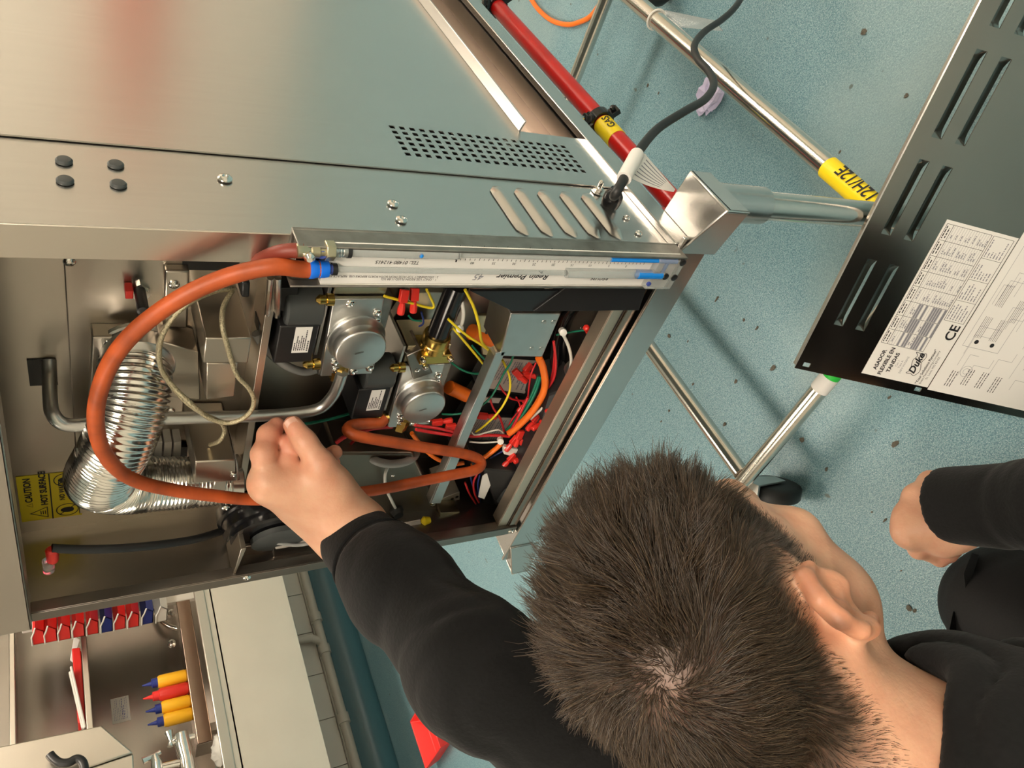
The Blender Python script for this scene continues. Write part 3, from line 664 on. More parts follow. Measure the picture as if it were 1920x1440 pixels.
# burner cover plates and small blower parts, lower left
o = pbox([(628, 850), (775, 850), (822, 950), (826, 962), (812, 972), (672, 992), (600, 905)], .052, .05, 'burner_cover', 'cover_steel', bevel=.003)
screw(Y(812, 945, .052), (0, -1, 0), .004, o); screw(Y(737, 892, .052), (0, -1, 0), .0022, o)
MB().lathe(Y(743, 955, .052), (0, -1, 0), [(0, .0085), (.004, .0085), (.006, .007), (.010, .006)], 16).build('grommet', M['black_rubber'], o)
wire([(730, 870, .05), (722, 890, .04), (724, 915, .038), (735, 940, .038), (741, 952, .044)], .0018, 'white')
wire([(752, 978, .04), (760, 1000, .03), (778, 1013, .03), (806, 1013, .03), (824, 1000, .032), (828, 985, .036), (815, 972, .045)], .0020, 'grey', 'grey_cable')
ar = [Y(735+46*math.cos(a), 846+24*math.sin(a), .046+.05*(1-math.sin(a))**2) for a in np.linspace(-.2, math.pi+.2, 20)]
MB().tube(ar, .0048, 10).build('burner_loop', M['grey'], bx, smooth=60)
o = pbox([(828, 935), (862, 922), (862, 960), (826, 962)], .06, .05, 'perforated_box', 'galv', bevel=.0006)
b_ = MB()
for px, py in ((838, 940), (848, 936), (857, 932), (836, 952), (847, 948), (857, 946)): b_.lathe(Y(px, py, .0595), (0, 1, 0), [(0, .0022), (.0004, .0022)], 10)
b_.build('punched_hole', M['black'], o, smooth=0)
pbox([(826, 962), (862, 960), (845, 1004), (822, 1010)], .040, .02, 'perforated_box', 'zinc_gold', bevel=.0006)
o = pbox([(742, 990), (795, 980), (796, 1000), (745, 1010)], .035, .03, 'transformer', 'steel_dark', bevel=.001)
pbox([(745, 985), (788, 976), (791, 990), (748, 998)], .033, .002, 'printed_label', 'paper_dim', o, bevel=0)
MB().lathe(Y(806, 975, .035), (0, 0, 1), [(0, .004), (.008, .006), (.012, .002)], 10).build('wire_nut', M['yellow'], bx)
pbox([(712, 980), (732, 980), (728, 994), (714, 994)], .034, .004, 'plug', 'white')
# fan motor with its black rings, bottom left, and the box under it
fc = Y(512, 945, .06)
fan = MB().lathe(fc, (-.25, -1, 0), [(0, .060), (.012, .060), (.013, .056), (.026, .056), (.027, .050), (.034, .050), (.035, .044)], 40).build('fan_motor', M['black_gloss'], bx, smooth=40)
MB().lathe(fc+np.array([-.009, -.036, 0]), (-.25, -1, 0), [(0, .030), (.006, .030), (.007, .026)], 30).build('motor_cap', M['dgrey'], fan)
pbox([(452, 1026), (515, 1018), (608, 1008), (608, 1015), (516, 1030), (455, 1046)], .030, .04, 'motor_bracket', 'steel_dark', bevel=.0008)
o = pbox([(512, 1024), (608, 1008), (610, 1050), (514, 1060)], .022, .03, 'transformer', 'steel_dark', bevel=.001)
pbox([(515, 1020), (606, 1006), (607, 1014), (517, 1030)], .021, .002, 'printed_label', 'paper_dim', o, bevel=0)
wire([(520, 1018, .02), (560, 1022, .018), (600, 1012, .018), (640, 990, .03)], .0022, 'grey', 'grey_cable')
pbox([(452, 1030), (462, 1028), (440, 1080), (436, 1080)], .004, .04, 'side_flange', 'steel_in', bevel=.0005)

# ------------------------------------------------ wiring
W1 = [('w_yellow', .0013, [(720, 555, .05), (770, 568, .05), (812, 577, .05), (806, 555, .045), (800, 543, .04)]),
 ('w_yellow', .0015, [(872, 543, .03), (888, 575, .03), (898, 610, .03), (903, 640, .04), (915, 655, .05), (925, 668, .055)]),
 ('w_yellow', .0013, [(840, 598, .05), (870, 625, .045), (900, 645, .045), (922, 660, .05)]),
 ('w_yellow', .0013, [(840, 604, .06), (875, 645, .055), (900, 675, .055), (912, 692, .06)]),
 ('w_yellow', .0013, [(942, 675, .05), (955, 705, .045), (955, 735, .045), (938, 768, .045), (912, 795, .05), (892, 810, .055)]),
 ('w_green', .0012, [(834, 668, .06), (860, 690, .06), (885, 700, .06), (912, 700, .065)]),
 ('w_green', .0011, [(885, 648, .055), (900, 665, .055), (915, 680, .055), (920, 690, .06)]),
 ('w_green', .0012, [(828, 776, .06), (850, 777, .058), (876, 773, .05), (900, 762, .04), (920, 745, .04), (935, 720, .04), (945, 700, .04), (958, 680, .04), (962, 668, .035)]),
 ('w_green', .0020, [(1013, 706, .05), (1004, 735, .045), (985, 770, .045), (965, 795, .05), (953, 808, .055)]),
 ('w_green', .0018, [(1010, 706, .052), (998, 738, .048), (980, 768, .048), (960, 795, .053), (950, 806, .058)]),
 ('w_green', .0011, [(1043, 628, .04), (1075, 622, .04), (1108, 618, .035)]),
 ('w_green', .0016, [(570, 795, .06), (600, 790, .07), (640, 780, .075), (672, 770, .08)]),
 ('w_orange', .0042, [(1010, 671, .035), (1018, 690, .034), (1022, 720, .034), (1015, 745, .034), (995, 775, .038), (970, 800, .045), (955, 812, .05)]),
 ('w_red', .0016, [(1038, 640, .035), (1042, 680, .032), (1038, 710, .035), (1022, 735, .04)]),
 ('w_red', .0014, [(1040, 660, .038), (1036, 700, .04), (1025, 730, .042), (1008, 745, .045)]),
 ('w_red', .0018, [(990, 745, .046), (975, 775, .046), (962, 800, .048), (955, 818, .05)]),
 ('w_white', .0018, [(1053, 622, .03), (1066, 650, .028), (1071, 680, .028), (1062, 715, .03), (1045, 738, .032), (1020, 762, .036), (995, 785, .042)]),
 ('w_white', .0016, [(1140, 588, .02), (1120, 605, .02), (1110, 622, .022), (1108, 640, .024)]),
 ('w_red', .0020, [(780, 805, .05), (820, 812, .05), (870, 818, .05), (920, 816, .05), (955, 818, .052)]),
 ('w_red', .0018, [(778, 797, .052), (820, 803, .052), (860, 812, .052)]),
 ('w_red', .0014, [(918, 745, .06), (925, 765, .06), (938, 785, .06), (945, 808, .06)]),
 ('w_red', .0011, [(1005, 680, .06), (995, 705, .058), (990, 745, .058)]),
 ('w_red', .0012, [(935, 720, .06), (945, 735, .06), (960, 748, .06), (985, 752, .06)]),
 ('w_white', .0010, [(884, 810, .05), (892, 816, .05), (915, 810, .05), (935, 806, .05), (945, 813, .055)]),
 ('w_white', .0011, [(880, 828, .05), (905, 830, .048), (935, 828, .046)]),
 ('w_orange', .0030, [(940, 832, .045), (925, 845, .045), (905, 860, .05), (885, 872, .055)]),
 ('w_blue', .0012, [(960, 838, .05), (935, 850, .05), (910, 865, .05)]),
 ('w_blue', .0012, [(995, 845, .04), (965, 862, .04), (925, 872, .045), (900, 885, .05)]),
 ('w_blue', .0012, [(880, 880, .05), (885, 905, .045), (893, 925, .045), (902, 942, .05)]),
 ('w_red', .0014, [(895, 888, .042), (888, 905, .042), (890, 925, .042), (898, 942, .046)]),
 ('w_red', .0013, [(872, 905, .045), (880, 925, .044), (892, 944, .048)]),
 ('w_blue', .0012, [(900, 890, .04), (896, 910, .04), (899, 935, .044)]),
 ('w_red', .0016, [(690, 810, .06), (660, 830, .065), (645, 860, .07), (635, 878, .07)]),
 ('w_orange', .0026, [(772, 812, .06), (790, 835, .06), (815, 858, .06), (845, 870, .06), (870, 868, .058)]),
 ('w_red', .0024, [(630, 830, .06), (655, 815, .06), (700, 803, .06), (735, 800, .065)]),
 ('w_white', .0020, [(860, 548, .06), (868, 575, .055), (868, 600, .055), (862, 615, .06)]),
 ('w_blue', .0010, [(790, 585, .06), (794, 605, .06), (786, 612, .065)]),
 ('w_green', .0010, [(766, 592, .06), (775, 600, .06), (790, 602, .062)]),
 ('w_blue', .0013, [(1104, 688, .03), (1106, 702, .03), (1098, 712, .034)]),
 ('w_green', .0013, [(1108, 690, .03), (1104, 706, .03), (1090, 711, .036)]),
 ('w_yellow', .0011, [(1105, 665, .03), (1103, 675, .03), (1106, 690, .03)]),
 ('w_green', .0009, [(700, 800, .07), (760, 792, .065)]),
 ('w_red', .0011, [(968, 745, .062), (975, 765, .06), (958, 790, .058), (950, 810, .058)])]
for mt, r, p in W1: wire(p, r, mt)
for a, b in (((820, 625), (900, 636)), ((752, 800), (800, 828))): pass
b_ = [Y(842, 726, .08), Y(876, 742, .08)]; MB().cyl(*b_, .008, n=12).build('orange_sleeve', M['w_orange'], bx)
b_ = [Y(884, 622, .09), Y(922, 636, .09)]; MB().cyl(*b_, .009, n=12).build('orange_sleeve', M['w_orange'], bx)
def spade(p, d, s_=1.0):
    """red crimp connector: flat body and a tapering barrel"""
    d = nrm(d); u = nrm(np.cross(d, (0, 1, 0))); p = np.array(p)
    b = MB().obox(p, (.012*s_, .008*s_, .005*s_), d, u, np.cross(d, u)); b.lathe(p+d*.006*s_, d, [(0, .0024*s_), (.006*s_, .0036*s_), (.011*s_, .0034*s_), (.012*s_, .0014*s_)], 10)
    return b.build('spade_connector', M['red_plastic'], bx, bevel=.0007)
for (px, py, y), d in (((757, 555, .05), (-.8, -.4, .1)), ((777, 552, .055), (-.8, -.4, .0)), ((1118, 652, .024), (-.9, -.2, -.1)), ((1112, 668, .024), (-.8, -.2, .2)), ((1108, 682, .026), (-.9, 0, -.1)), ((1100, 648, .026), (.9, 0, .2)),
    ((970, 700, .07), (-.6, -.3, -.8)), ((990, 690, .075), (-.6, -.3, .6)), ((985, 705, .07), (.2, -.3, -1)), ((1045, 755, .04), (-.5, -.2, .6)), ((1020, 790, .04), (-.4, -.2, .8)), ((1005, 785, .045), (-.5, -.3, .5)), ((975, 815, .045), (-.9, -.2, .1)),
    ((980, 830, .042), (-.6, -.3, -.8)), ((965, 825, .045), (-.8, -.2, .5)), ((995, 805, .045), (-.3, -.3, -.9)), ((990, 838, .04), (-.9, -.1, -.3)), ((845, 800, .06), (.1, -.1, -1)), ((820, 792, .06), (.2, -.1, -1)), ((960, 858, .04), (-.7, -.2, .6)), ((985, 856, .04), (-.2, -.2, 1)),
    ((905, 780, .07), (0, -.2, -1)), ((1015, 765, .05), (-.6, -.2, .5)), ((990, 752, .06), (-.7, -.2, .5)), ((1108, 625, .03), (.5, -.1, .6))): spade(Y(px, py, y), d)
for px, py, y in ((1055, 622, .028), (862, 615, .058), (938, 826, .044), (1030, 755, .034)): MB().lathe(Y(px, py, y), (.3, -.6, .3), [(-.004, .004), (.004, .004), (.005, .002)], 8).build('cable_tie_head', M['white'], bx)
pbox([(945, 838), (985, 846), (975, 860), (945, 852)], .042, .006, 'connector_block', 'white')

Y = _Y0
# ---------------------------------------------------------------- pressure gauge held against the front post
mg = thing('manometer', 'white liquid pressure gauge with blue fluid standing against the cooker front post', 'gauge', (-.013, -.012, .024))
mx0, mx1, mz0, mz1, my0, my1 = -.0315, .0065, .0275, .377, -.024, -.0018
hb = MB(); hb.box(mx0, mx1, -.0045, my1, mz0, mz1).box(mx1-.0022, mx1, my0, -.0045, mz0, mz1).box(mx0, mx0+.0016, my0+.003, -.0045, mz0, mz1)
hb.build('housing', M['alu_rough'], mg, bevel=.0006)
zA = P(612, 500, 1, my0)[2]; zB = P(1272, 500, 1, my0)[2]; zB = max(zB, mz0)
yf = -.018
MB().box(mx0+.0016, mx1-.0022, yf, -.0045, zB, zA).build('scale_plate', M['paper'], mg, bevel=.0004)
rid = MB()
for py in (461, 534): x = P(800, py, 1, yf)[0]; rid.box(x-.0010, x+.0010, yf-.0012, yf, zB, zA)
rid.build('plate_rib', M['white'], mg, bevel=.0003)
MB().box(mx0+.0016, mx1-.0022, -.014, -.0045, zA, mz1-.002).build('top_block', M['steel_dark'], mg, bevel=.001)
xa = P(750, 473, 1, yf-.003)[0]; xb = P(750, 506, 1, yf-.003)[0]; yt = yf-.0035
zp = lambda px, py=490: P(px, py, 1, yt)[2]
def gtube(x, za, zb, r, mt, name): return MB().cyl((x, yt, za), (x, yt, zb), r, n=16).build(name, M[mt], mg)
gtube(xa, zp(640), zp(856), .0040, 'clear', 'gauge_tube'); gtube(xa-.0006, zp(856), zp(1262), .0020, 'clear', 'gauge_tube')
gtube(xb, zp(625), zp(1072), .0022, 'clear', 'gauge_tube'); gtube(xb, zp(1072), zp(1255), .0043, 'clear', 'gauge_tube')
bf = MB(); bf.cyl((xa-.0006, yt-.0007, zp(1143)), (xa-.0006, yt-.0007, zp(1268)), .0019, n=12)
bf.lathe((xb, yt-.001, zp(1200)), (0, 0, -1), [(0, .0008), (.004, .0038), (zp(1200)-zp(1252), .0038)], 14)
bf.box(xb, xa-.0006, yt-.0025, yt+.001, zp(1250)-.0016, zp(1250)+.0016); bf.ball((xa, yt-.003, zp(783)), .0018, 10, 8)
bf.build('blue_fluid', M['fluid'], mg)
eb = MB().box(mx0+.002, mx1-.003, my0-.0005, yf+.002, mz0+.0005, zp(1232)).build('end_block', M['clear'], mg, bevel=.001)
for px, x in ((1276, xa), (1258, xb), (1278, xb-.001)): MB().lathe((x, my0+.0008, max(zp(px), mz0+.004)), (0, -1, 0), [(0, .0034), (.0022, .0034), (.0026, .002)], 14).build('seal_plug', M['black'], mg)
MB().lathe((xb-.0085, my0, zp(1234)), (0, -1, 0), [(0, .0022), (.0016, .0022)], 12).build('seal_plug', M['ink_blue'], mg)
tk = MB(); xt = P(1000, 468, 1, yf)[0]; xs = P(1000, 489, 1, yf)[0]
for i in range(91):
    z = zp(858)+(zp(1216)-zp(858))*i/90; L = .0042 if i % 10 == 0 else .0032 if i % 5 == 0 else .0024
    tk.box(xt-L/2, xt+L/2, yf-.0001, yf, z-.00022, z+.00022)
    if i % 2 == 0: tk.box(xs-.0012, xs+.0006+.0012*(i % 10 == 0), yf-.0001, yf, z-.00022, z+.00022)
tk.box(xs-.003, xs+.003, yf-.0001, yf, zp(860)-.0006, zp(860)+.0006)
tk.build('scale_marks', M['ink'], mg, smooth=0)
UZ, UL = (0, 0, 1), (-1, 0, 0)
for i, s_ in enumerate(('40', '35', '30', '25', '20', '15', '10', '5', '0')):
    text(s_, (xs-.0022, yf, zp(895)+(zp(1205)-zp(895))*i/8.6), UZ, UL, .0034, M['ink'], mg)
text('Regin Premier', (P(1050, 514, 1, yf)[0], yf, zp(1048)), UZ, UL, .0086, M['ink'], mg, bold=.00012, shear=.35)
text('45', (P(920, 514, 1, yf)[0], yf, zp(924)), UZ, UL, .0088, M['ink_grey'], mg, shear=.35)
text('REGU35', (P(1150, 519, 1, yf)[0], yf, zp(1164)), UZ, UL, .0054, M['ink'], mg, bold=.0001, shear=.25)
text('TEL: 01480 412415', (P(750, 489, 1, yf)[0], yf, zp(792)), UZ, UL, .0044, M['ink'], mg, shear=.25)
text('1 - ONLY USE REGIN FLUID (1.88 SG)', (P(800, 522, 1, yf)[0], yf, zp(834)), UZ, UL, .0028, M['ink'], mg)
text('2 - DISCONNECT TOP HOSE FROM BOTH PORTS BEFORE USE. REPLACE AFTERWARDS', (P(760, 517, 1, yf)[0], yf, zp(836)), UZ, UL, .0028, M['ink'], mg, sx=.92)
text('www.regin.co.uk', (P(750, 482, 1, yf)[0], yf, zp(805)), UZ, UL, .0028, M['ink_grey'], mg)
# upper port: nut, thread and the folded tap
po = MB().lathe((xa, yt, zp(646)), (0, 0, 1), [(0, .0046), (.003, .0046), (.0032, .0042), (.005, .0046), (.0052, .0042), (.007, .0046), (.0072, .0042), (.011, .0046)], 18)
po.build('port_thread', M['galv'], mg)
MB().lathe((xa, yt, zp(622)), (0, 0, 1), [(0, .0072), (.0065, .0072)], 6).build('port_nut', M['zinc_gold'], mg, bevel=.0005)
MB().lathe((xa, yt-.001, zp(606)), (0, 0, 1), [(0, .0036), (.004, .0036), (.005, .0048), (.010, .0048), (.011, .0038), (.014, .005), (.020, .005), (.021, .003)], 14).build('hose_tail', M['zinc_gold'], mg)
MB().lathe((xa-.001, yt-.004, zp(574)), (0, -1, .2), [(0, .0036), (.004, .0038), (.006, .002)], 12).build('tap_screw', M['chrome'], mg)
MB().lathe((xa-.001, yt-.003, zp(598)), (0, -1, 0), [(0, .0034), (.001, .0034), (.0012, .002)], 14).build('seal_plug', M['ink_blue'], mg)
MB().lathe((xa, yt, zp(648)), (0, 0, 1), [(-.002, .0049), (.001, .0049)], 16).build('seal_ring', M['black'], mg)
MB().lathe((xb, yt, zp(629)), (0, 0, 1), [(-.002, .0044), (.0015, .0044)], 16).build('seal_ring', M['black'], mg)
MB().lathe((xb, yt, zp(627)), (0, 0, 1), [(0, .0037), (.008, .0037)], 16).build('port_tube', M['ink_blue'], mg)

# ---------------------------------------------------------------- test hoses
hs = thing('test_hose', 'long grimy orange rubber hose looping from the gauge to the lower gas valve', 'hose', (-.25, 0, .02))
bl = MB().lathe((xb, yt, zp(618)), (0, 0, 1), [(0, .0058), (.003, .0064), (.006, .0064), (.0065, .0058), (.012, .0072), (.0135, .0068)], 18).build('push_fitting', M['blue'], hs)
z5 = zp(597)
hp = [np.array([xb, yt, zp(612)]), np.array([xb, yt, z5]), np.array([xb-.0005, yt, zp(570)])]
hp += [Y(*q) for q in ((520, 500, -.026), (470, 507, -.024), (415, 523, -.022), (360, 547, -.022), (305, 580, -.022), (255, 620, -.022), (218, 663, -.022), (194, 710, -.021), (181, 760, -.018), (181, 805, -.012), (193, 845, -.006), (220, 880, .000), (262, 904, .004), (320, 918, .008), (390, 928, .008), (470, 936, .010), (560, 934, .010),
    (650, 926, .010), (720, 916, .010), (790, 902, .010), (850, 890, .012), (888, 882, .016), (902, 872, .022), (896, 860, .028), (865, 850, .028), (815, 842, .026), (760, 833, .024), (705, 824, .024), (666, 816, .028), (652, 806, .036), (662, 797, .046), (690, 794, .052), (712, 793, .054))]
hp += [np.array([-.2735, .058, .2265])]
MB().tube(spline(hp, 9), .0060, 16).build('hose', M['hose'], hs, smooth=60)
h2 = thing('vent_hose', 'short dull red hose tail curving behind the gauge top', 'hose', Y(520, 475, -.01))
MB().tube(spline([np.array([xa, yt-.001, zp(566)]), Y(545, 470, -.020), Y(520, 474, -.016), Y(495, 484, -.008), Y(478, 497, .004), Y(470, 512, .02)], 8), .0052, 14).build('hose', M['hose_dark'], h2, smooth=60)

# ---------------------------------------------------------------- removed service panel, inside face towards us, leaning on the stand leg
bD = nrm(np.array([-768, 2524, 1434.])); aD = np.array([7800, 1570, 1434.]); aD = nrm(aD-bD*(aD@bD))
aW, bW = aD @ RC, bD @ RC; PO = D(1490, 690, .915)
PU, PV = -bW, aW; PN = -np.cross(aW, bW)
PWD = .455; PHT = (PO[2]-FLOOR)/-aW[2]-.002
pn = thing('service_panel', 'removed dark steel service panel with louvres and printed sheets leaning on the stand', 'panel', PO+PU*PWD/2+PV*PHT)
pt = lambda u, v, n=0: PO+PU*u+PV*v+PN*n
def PL(px, py):
    r = ray(px, py); q = CAM+r*((PN@(PO-CAM))/(PN@r)); return np.array([(q-PO)@PU, (q-PO)@PV])
LU = [(.0640, .1475), (.1770, .2600), (.2830, .3690), (.390, .44)]
LV = [(.0195, .0315), (.0475, .0595)]
holes = [(u0, u1, v0, v1) for u0, u1 in LU for v0, v1 in LV]+[(.0045, .0100, v-.0045, v+.0045) for v in (.0125, .165)]
us = sorted({0, PWD, *[h[0] for h in holes], *[h[1] for h in holes]}); vs = sorted({0, PHT, *[h[2] for h in holes], *[h[3] for h in holes]})
sh_ = MB()
def panel_grid():
    ok = lambda i, j: 0 <= i < len(us)-1 and 0 <= j < len(vs)-1 and not any(h[0]-1e-6 <= us[i] < h[1]-1e-6 and h[2]-1e-6 <= vs[j] < h[3]-1e-6 for h in holes)
    ix = {}; V = []; F = []
    def vi(i, j, k):
        if (i, j, k) not in ix: ix[i, j, k] = len(V); V.append(pt(us[i], vs[j], -.0012*k))
        return ix[i, j, k]
    for i in range(len(us)-1):
        for j in range(len(vs)-1):
            if not ok(i, j): continue
            F.append((vi(i, j, 0), vi(i, j+1, 0), vi(i+1, j+1, 0), vi(i+1, j, 0))); F.append((vi(i, j, 1), vi(i+1, j, 1), vi(i+1, j+1, 1), vi(i, j+1, 1)))
            for di, dj, a, b in ((-1, 0, (i, j), (i, j+1)), (1, 0, (i+1, j+1), (i+1, j)), (0, -1, (i+1, j), (i, j)), (0, 1, (i, j+1), (i+1, j+1))):
                if not ok(i+di, j+dj): F.append((vi(*a, 0), vi(*a, 1), vi(*b, 1), vi(*b, 0)))
    sh_.add(V, F)
panel_grid()
M['panel'] = mat('dull_panel_steel', (.34, .31, .28), 1, .20, noise=.12, nscale=7, bump=.004)
sht = sh_.build('sheet', M['panel'], pn, smooth=20)
MB().prism([pt(.004, 0, 0), pt(PWD-.004, 0, 0), pt(PWD-.004, -.0012, -.001), pt(.004, -.0012, -.001)], -PN*.005).build('top_flange', M['steel'], pn, smooth=0)
for u0, u1 in LU:
    for v0, v1 in LV:
        V = []; F = []; n = 22; k = 8
        for i in range(n+1):
            t = i/n; e = math.sin(min(1, min(t, 1-t)/.13)*math.pi/2)
            for j in range(k):
                s_ = j/(k-1); V.append(pt(u0+(u1-u0)*t, v0+(v1-v0)*s_*.985, -.0006-.0058*e*math.sin(s_*math.pi/2)**.9))
        for i in range(n):
            for j in range(k-1): F.append((i*k+j, (i+1)*k+j, (i+1)*k+j+1, i*k+j+1))
        MB().add(V, F).build('louvre', M['panel'], pn, smooth=60)
# printed sheets
MB().prism([pt(.0125, .0835), pt(.0125, .1750), pt(.2090, .1750), pt(.2090, .0835)], PN*.0003).build('printed_sheet', M['paper'], pn, smooth=0)
ps2 = MB().prism([pt(.0100, .1765), pt(.0100, PHT-.006), pt(.300, PHT-.006), pt(.300, .1765)], PN*.0003).build('printed_sheet', M['paper'], pn, smooth=0)
ik = MB(); ig = MB(); NL = .00045
def quad(b, u0, u1, v0, v1): b.add([pt(u0, v0, NL), pt(u0, v1, NL), pt(u1, v1, NL), pt(u1, v0, NL)], [(0, 1, 2, 3)])
def lin(b, u0, v0, u1, v1, w=.0003):
    if abs(u1-u0) >= abs(v1-v0): quad(b, min(u0, u1), max(u0, u1), v0-w, v0+w)
    else: quad(b, u0-w, u0+w, min(v0, v1), max(v0, v1))
def scrawl(b, u0, u1, v, h):
    u = u0
    while u < u1-.0005:
        e = min(u1, u+.0012+.004*rng.random()); quad(b, u, e, v, v+h); u = e+.0008
# table: reads along u, rows along v
tu0, tu1, tv0, tv1 = .0560, .2050, .0862, .1430
for v in (tv0, .0945): lin(ik, tu0, v, tu1, v)
cols = np.linspace(tu0, tu1, 9)
for i, u in enumerate(cols): lin(ik, u, tv0, u, tv1 if i else tv1, .00022)
rows = np.linspace(.0965, tv1, 16)
for v in rows: lin(ig, tu0, v, tu1, v, .00013)
lin(ik, tu0, tv1, tu1, tv1)
for i in range(8):
    scrawl(ik, cols[i]+.002, cols[i+1]-.002, .0875, .0013); scrawl(ik, cols[i]+.003, cols[i+1]-.004, .0908, .0013)
    for j in range(15):
        if i < 3 and (3 <= j <= 6 or 9 <= j): quad(ig, cols[i]+.0005, cols[i+1]-.0005, rows[j]+.0004, rows[j+1]-.0004) if rng.random() < .8 else None
        elif rng.random() < .75: scrawl(ig, cols[i]+.004, cols[i]+.004+.009*rng.random()+.003, rows[j]+.0012, .0012)
lin(ik, .100, .1455, .205, .1455); lin(ik, .100, .1715, .205, .1715)
for i, u in enumerate(np.linspace(.100, .205, 5)):
    lin(ik, u, .1455, u, .1715, .0002)
    if i < 4:
        for j in range(6): scrawl(ig, u+.002, u+.008+.015*rng.random(), .1475+j*.0038, .0013)
# wiring diagram on the lower sheet
for k in range(26):
    u = .03+.20*rng.random(); v = .190+.10*rng.random(); du, dv = .012+.03*rng.random(), .010+.02*rng.random()
    lin(ig, u, v, u+du, v, .00018); lin(ig, u+du, v, u+du, v+dv, .00018)
    if k % 2: lin(ig, u+du, v+dv, u+du+.012, v+dv, .00018)
lin(ig, .075, .186, .075, .235, .0002); lin(ig, .075, .186, .25, .186, .0002); lin(ig, .075, .235, .16, .235, .0002)
for u, v in ((.088, .193), (.088, .214), (.130, .195), (.115, .222)):
    for j in range(5): quad(ig if j % 2 else ik, u, u+.028, v+j*.0022, v+j*.0022+.0005)
for u, v in ((.020, .1935), (.026, .2130), (.026, .2330), (.024, .2530)):
    for j in range(3): scrawl(ik, u, u+.022, v+j*.0035, .0010)
for u, v in ((.083, .2005), (.083, .2220)):
    ik.add([pt(u+.0028*math.cos(a), v+.0028*math.sin(a), NL) for a in np.linspace(0, -2*math.pi, 14, endpoint=False)], [tuple(range(14))])
def circ(b, u, v, r, w=.0004, n=24):
    for i in range(n):
        a, c = 2*math.pi*i/n, 2*math.pi*(i+1)/n
        b.add([pt(u+(r-w)*math.cos(x)*1, v+(r-w)*math.sin(x), NL) if q else pt(u+r*math.cos(x), v+r*math.sin(x), NL) for x, q in ((a, 0), (a, 1), (c, 1), (c, 0))], [(3, 2, 1, 0)])
circ(ig, .044, .2105, .0075); circ(ig, .044, .2105, .0040)
# maker's banner outline
cu, cvv = .0395, .1440
bn = [(-.014, -.0065), (-.010, -.0035), (-.004, -.0050), (.004, -.0070), (.010, -.0045), (.0145, -.0085), (.0135, .0), (.0150, .0045), (.010, .0070), (.003, .0050), (-.004, .0080), (-.010, .0090), (-.0155, .0050), (-.0140, .0)]
bp_ = spline([(a, b, 0) for a, b in bn], 5, closed=True)
for i in range(len(bp_)):
    a, b = bp_[i], bp_[(i+1) % len(bp_)]; d = nrm(b-a); nn = np.array([-d[1], d[0], 0])*.00035
    ik.add([pt(cu+q[0], cvv+q[1], NL) for q in (a+nn, b+nn, b-nn, a-nn)], [(0, 1, 2, 3), (3, 2, 1, 0)])
ik.build('print', M['ink'], pn, smooth=0); ig.build('print', M['ink_grey'], pn, smooth=0)
TU, TV = PU, -PV
def ptext(s_, u, v, size, mt='ink', bold=0, shear=0, align='LEFT', sx=1.0): text(s_, pt(u, v, .0004), TU, TV, size, M[mt], pn, bold=bold, shear=shear, align=align, sx=sx)
ptext('ASADOR', .0345, .0985, .0068, bold=.00022, align='CENTER'); ptext('FLEXIBLE EN', .0345, .1075, .0068, bold=.00022, align='CENTER'); ptext('TANDAS', .0345, .1165, .0068, bold=.00022, align='CENTER')
ptext('Cat. I', .0345, .1215, .0038, 'ink_grey', align='CENTER'); ptext('Tipo A', .0345, .1260, .0038, 'ink_grey', align='CENTER'); ptext('230V/1N/50HZ', .0345, .1305, .0038, 'ink_grey', align='CENTER')
ptext('Duke', .0395, .1475, .0125, bold=.0004, shear=.35, align='CENTER')
for i, (s_, z) in enumerate((('"Your Solutions Partner"', .0048), ('Duke Manufacturing Company', .0038), ('St. Louis, MO 63102', .0038))): ptext(s_, .0385, .1590+.0045*i, z, bold=.0001*(i == 0), align='CENTER')
ptext('CE', .0765, .1700, .017, bold=.0004)
# ---------------------------------------------------------------- red gas pipe slung under the tray
RX, RZp = -.082, -.172
rp = thing('gas_pipe', 'red painted gas pipe with yellow marker tape running under the cooker', 'pipe', (RX, .6, RZp))
MB().cyl((RX, P(1262, 384, 0, RX)[1], RZp), (RX, 2.2, RZp), .0140, n=24).build('pipe', M['red'], rp)
ye = P(1262, 384, 0, RX)[1]
MB().tube(spline([(RX, ye+.002, RZp), (RX, ye-.020, RZp), (RX, ye-.034, RZp+.014), (RX, ye-.034, RZp+.04), (RX, ye-.034, -.0125)], 6), .0139, 18).build('riser', M['red'], rp, smooth=60)
yg = P(1143, 233, 0, RX)[1]; yg2 = P(1178, 265, 0, RX)[1]
tape = MB().cyl((RX, yg-.004, RZp), (RX, yg2, RZp), .0146, n=24).build('marker_tape', M['yellow'], rp)
nv = nrm(np.array([.88, 0, .47])); upv = np.cross(nv, (0, 1, 0))
text('GAS', np.array([RX, yg2+.012, RZp])+nv*.0148-upv*.005, (0, 1, 0), upv, .0145, M['ink'], tape, bold=.0003)
def ring_clamp(y, full=True):
    b = MB().lathe((RX, y-.008, RZp), (0, 1, 0), [(0, .0152), (0, .0185), (.016, .0185), (.016, .0152)], 24)
    for s in (-1, 1):
        c = np.array([RX, y, RZp])+np.array([s*.024*.7, 0, s*.024*-.7]); d = nrm((1, 0, -1))
        b.obox(c, (.014, .014, .008), d, (0, 1, 0), np.cross(d, (0, 1, 0))); b.lathe(c+np.array([.004, 0, .004]), (.7, 0, .7), [(0, .0042), (.004, .0042), (.005, .0025)], 8)
    b.lathe((RX, y, RZp+.017), (0, 0, 1), [(0, .011), (.006, .011), (.006, .0085), (.012, .0085)], 6)
    o = b.build('pipe_clamp', M['black_gloss'], rp, bevel=.0005)
    MB().tube([(RX, y, z) for z in np.linspace(RZp+.028, -.012, 50)], .0042+.0004*np.array([0, 1]*25), 10).build('threaded_rod', M['steel_tube'], rp)
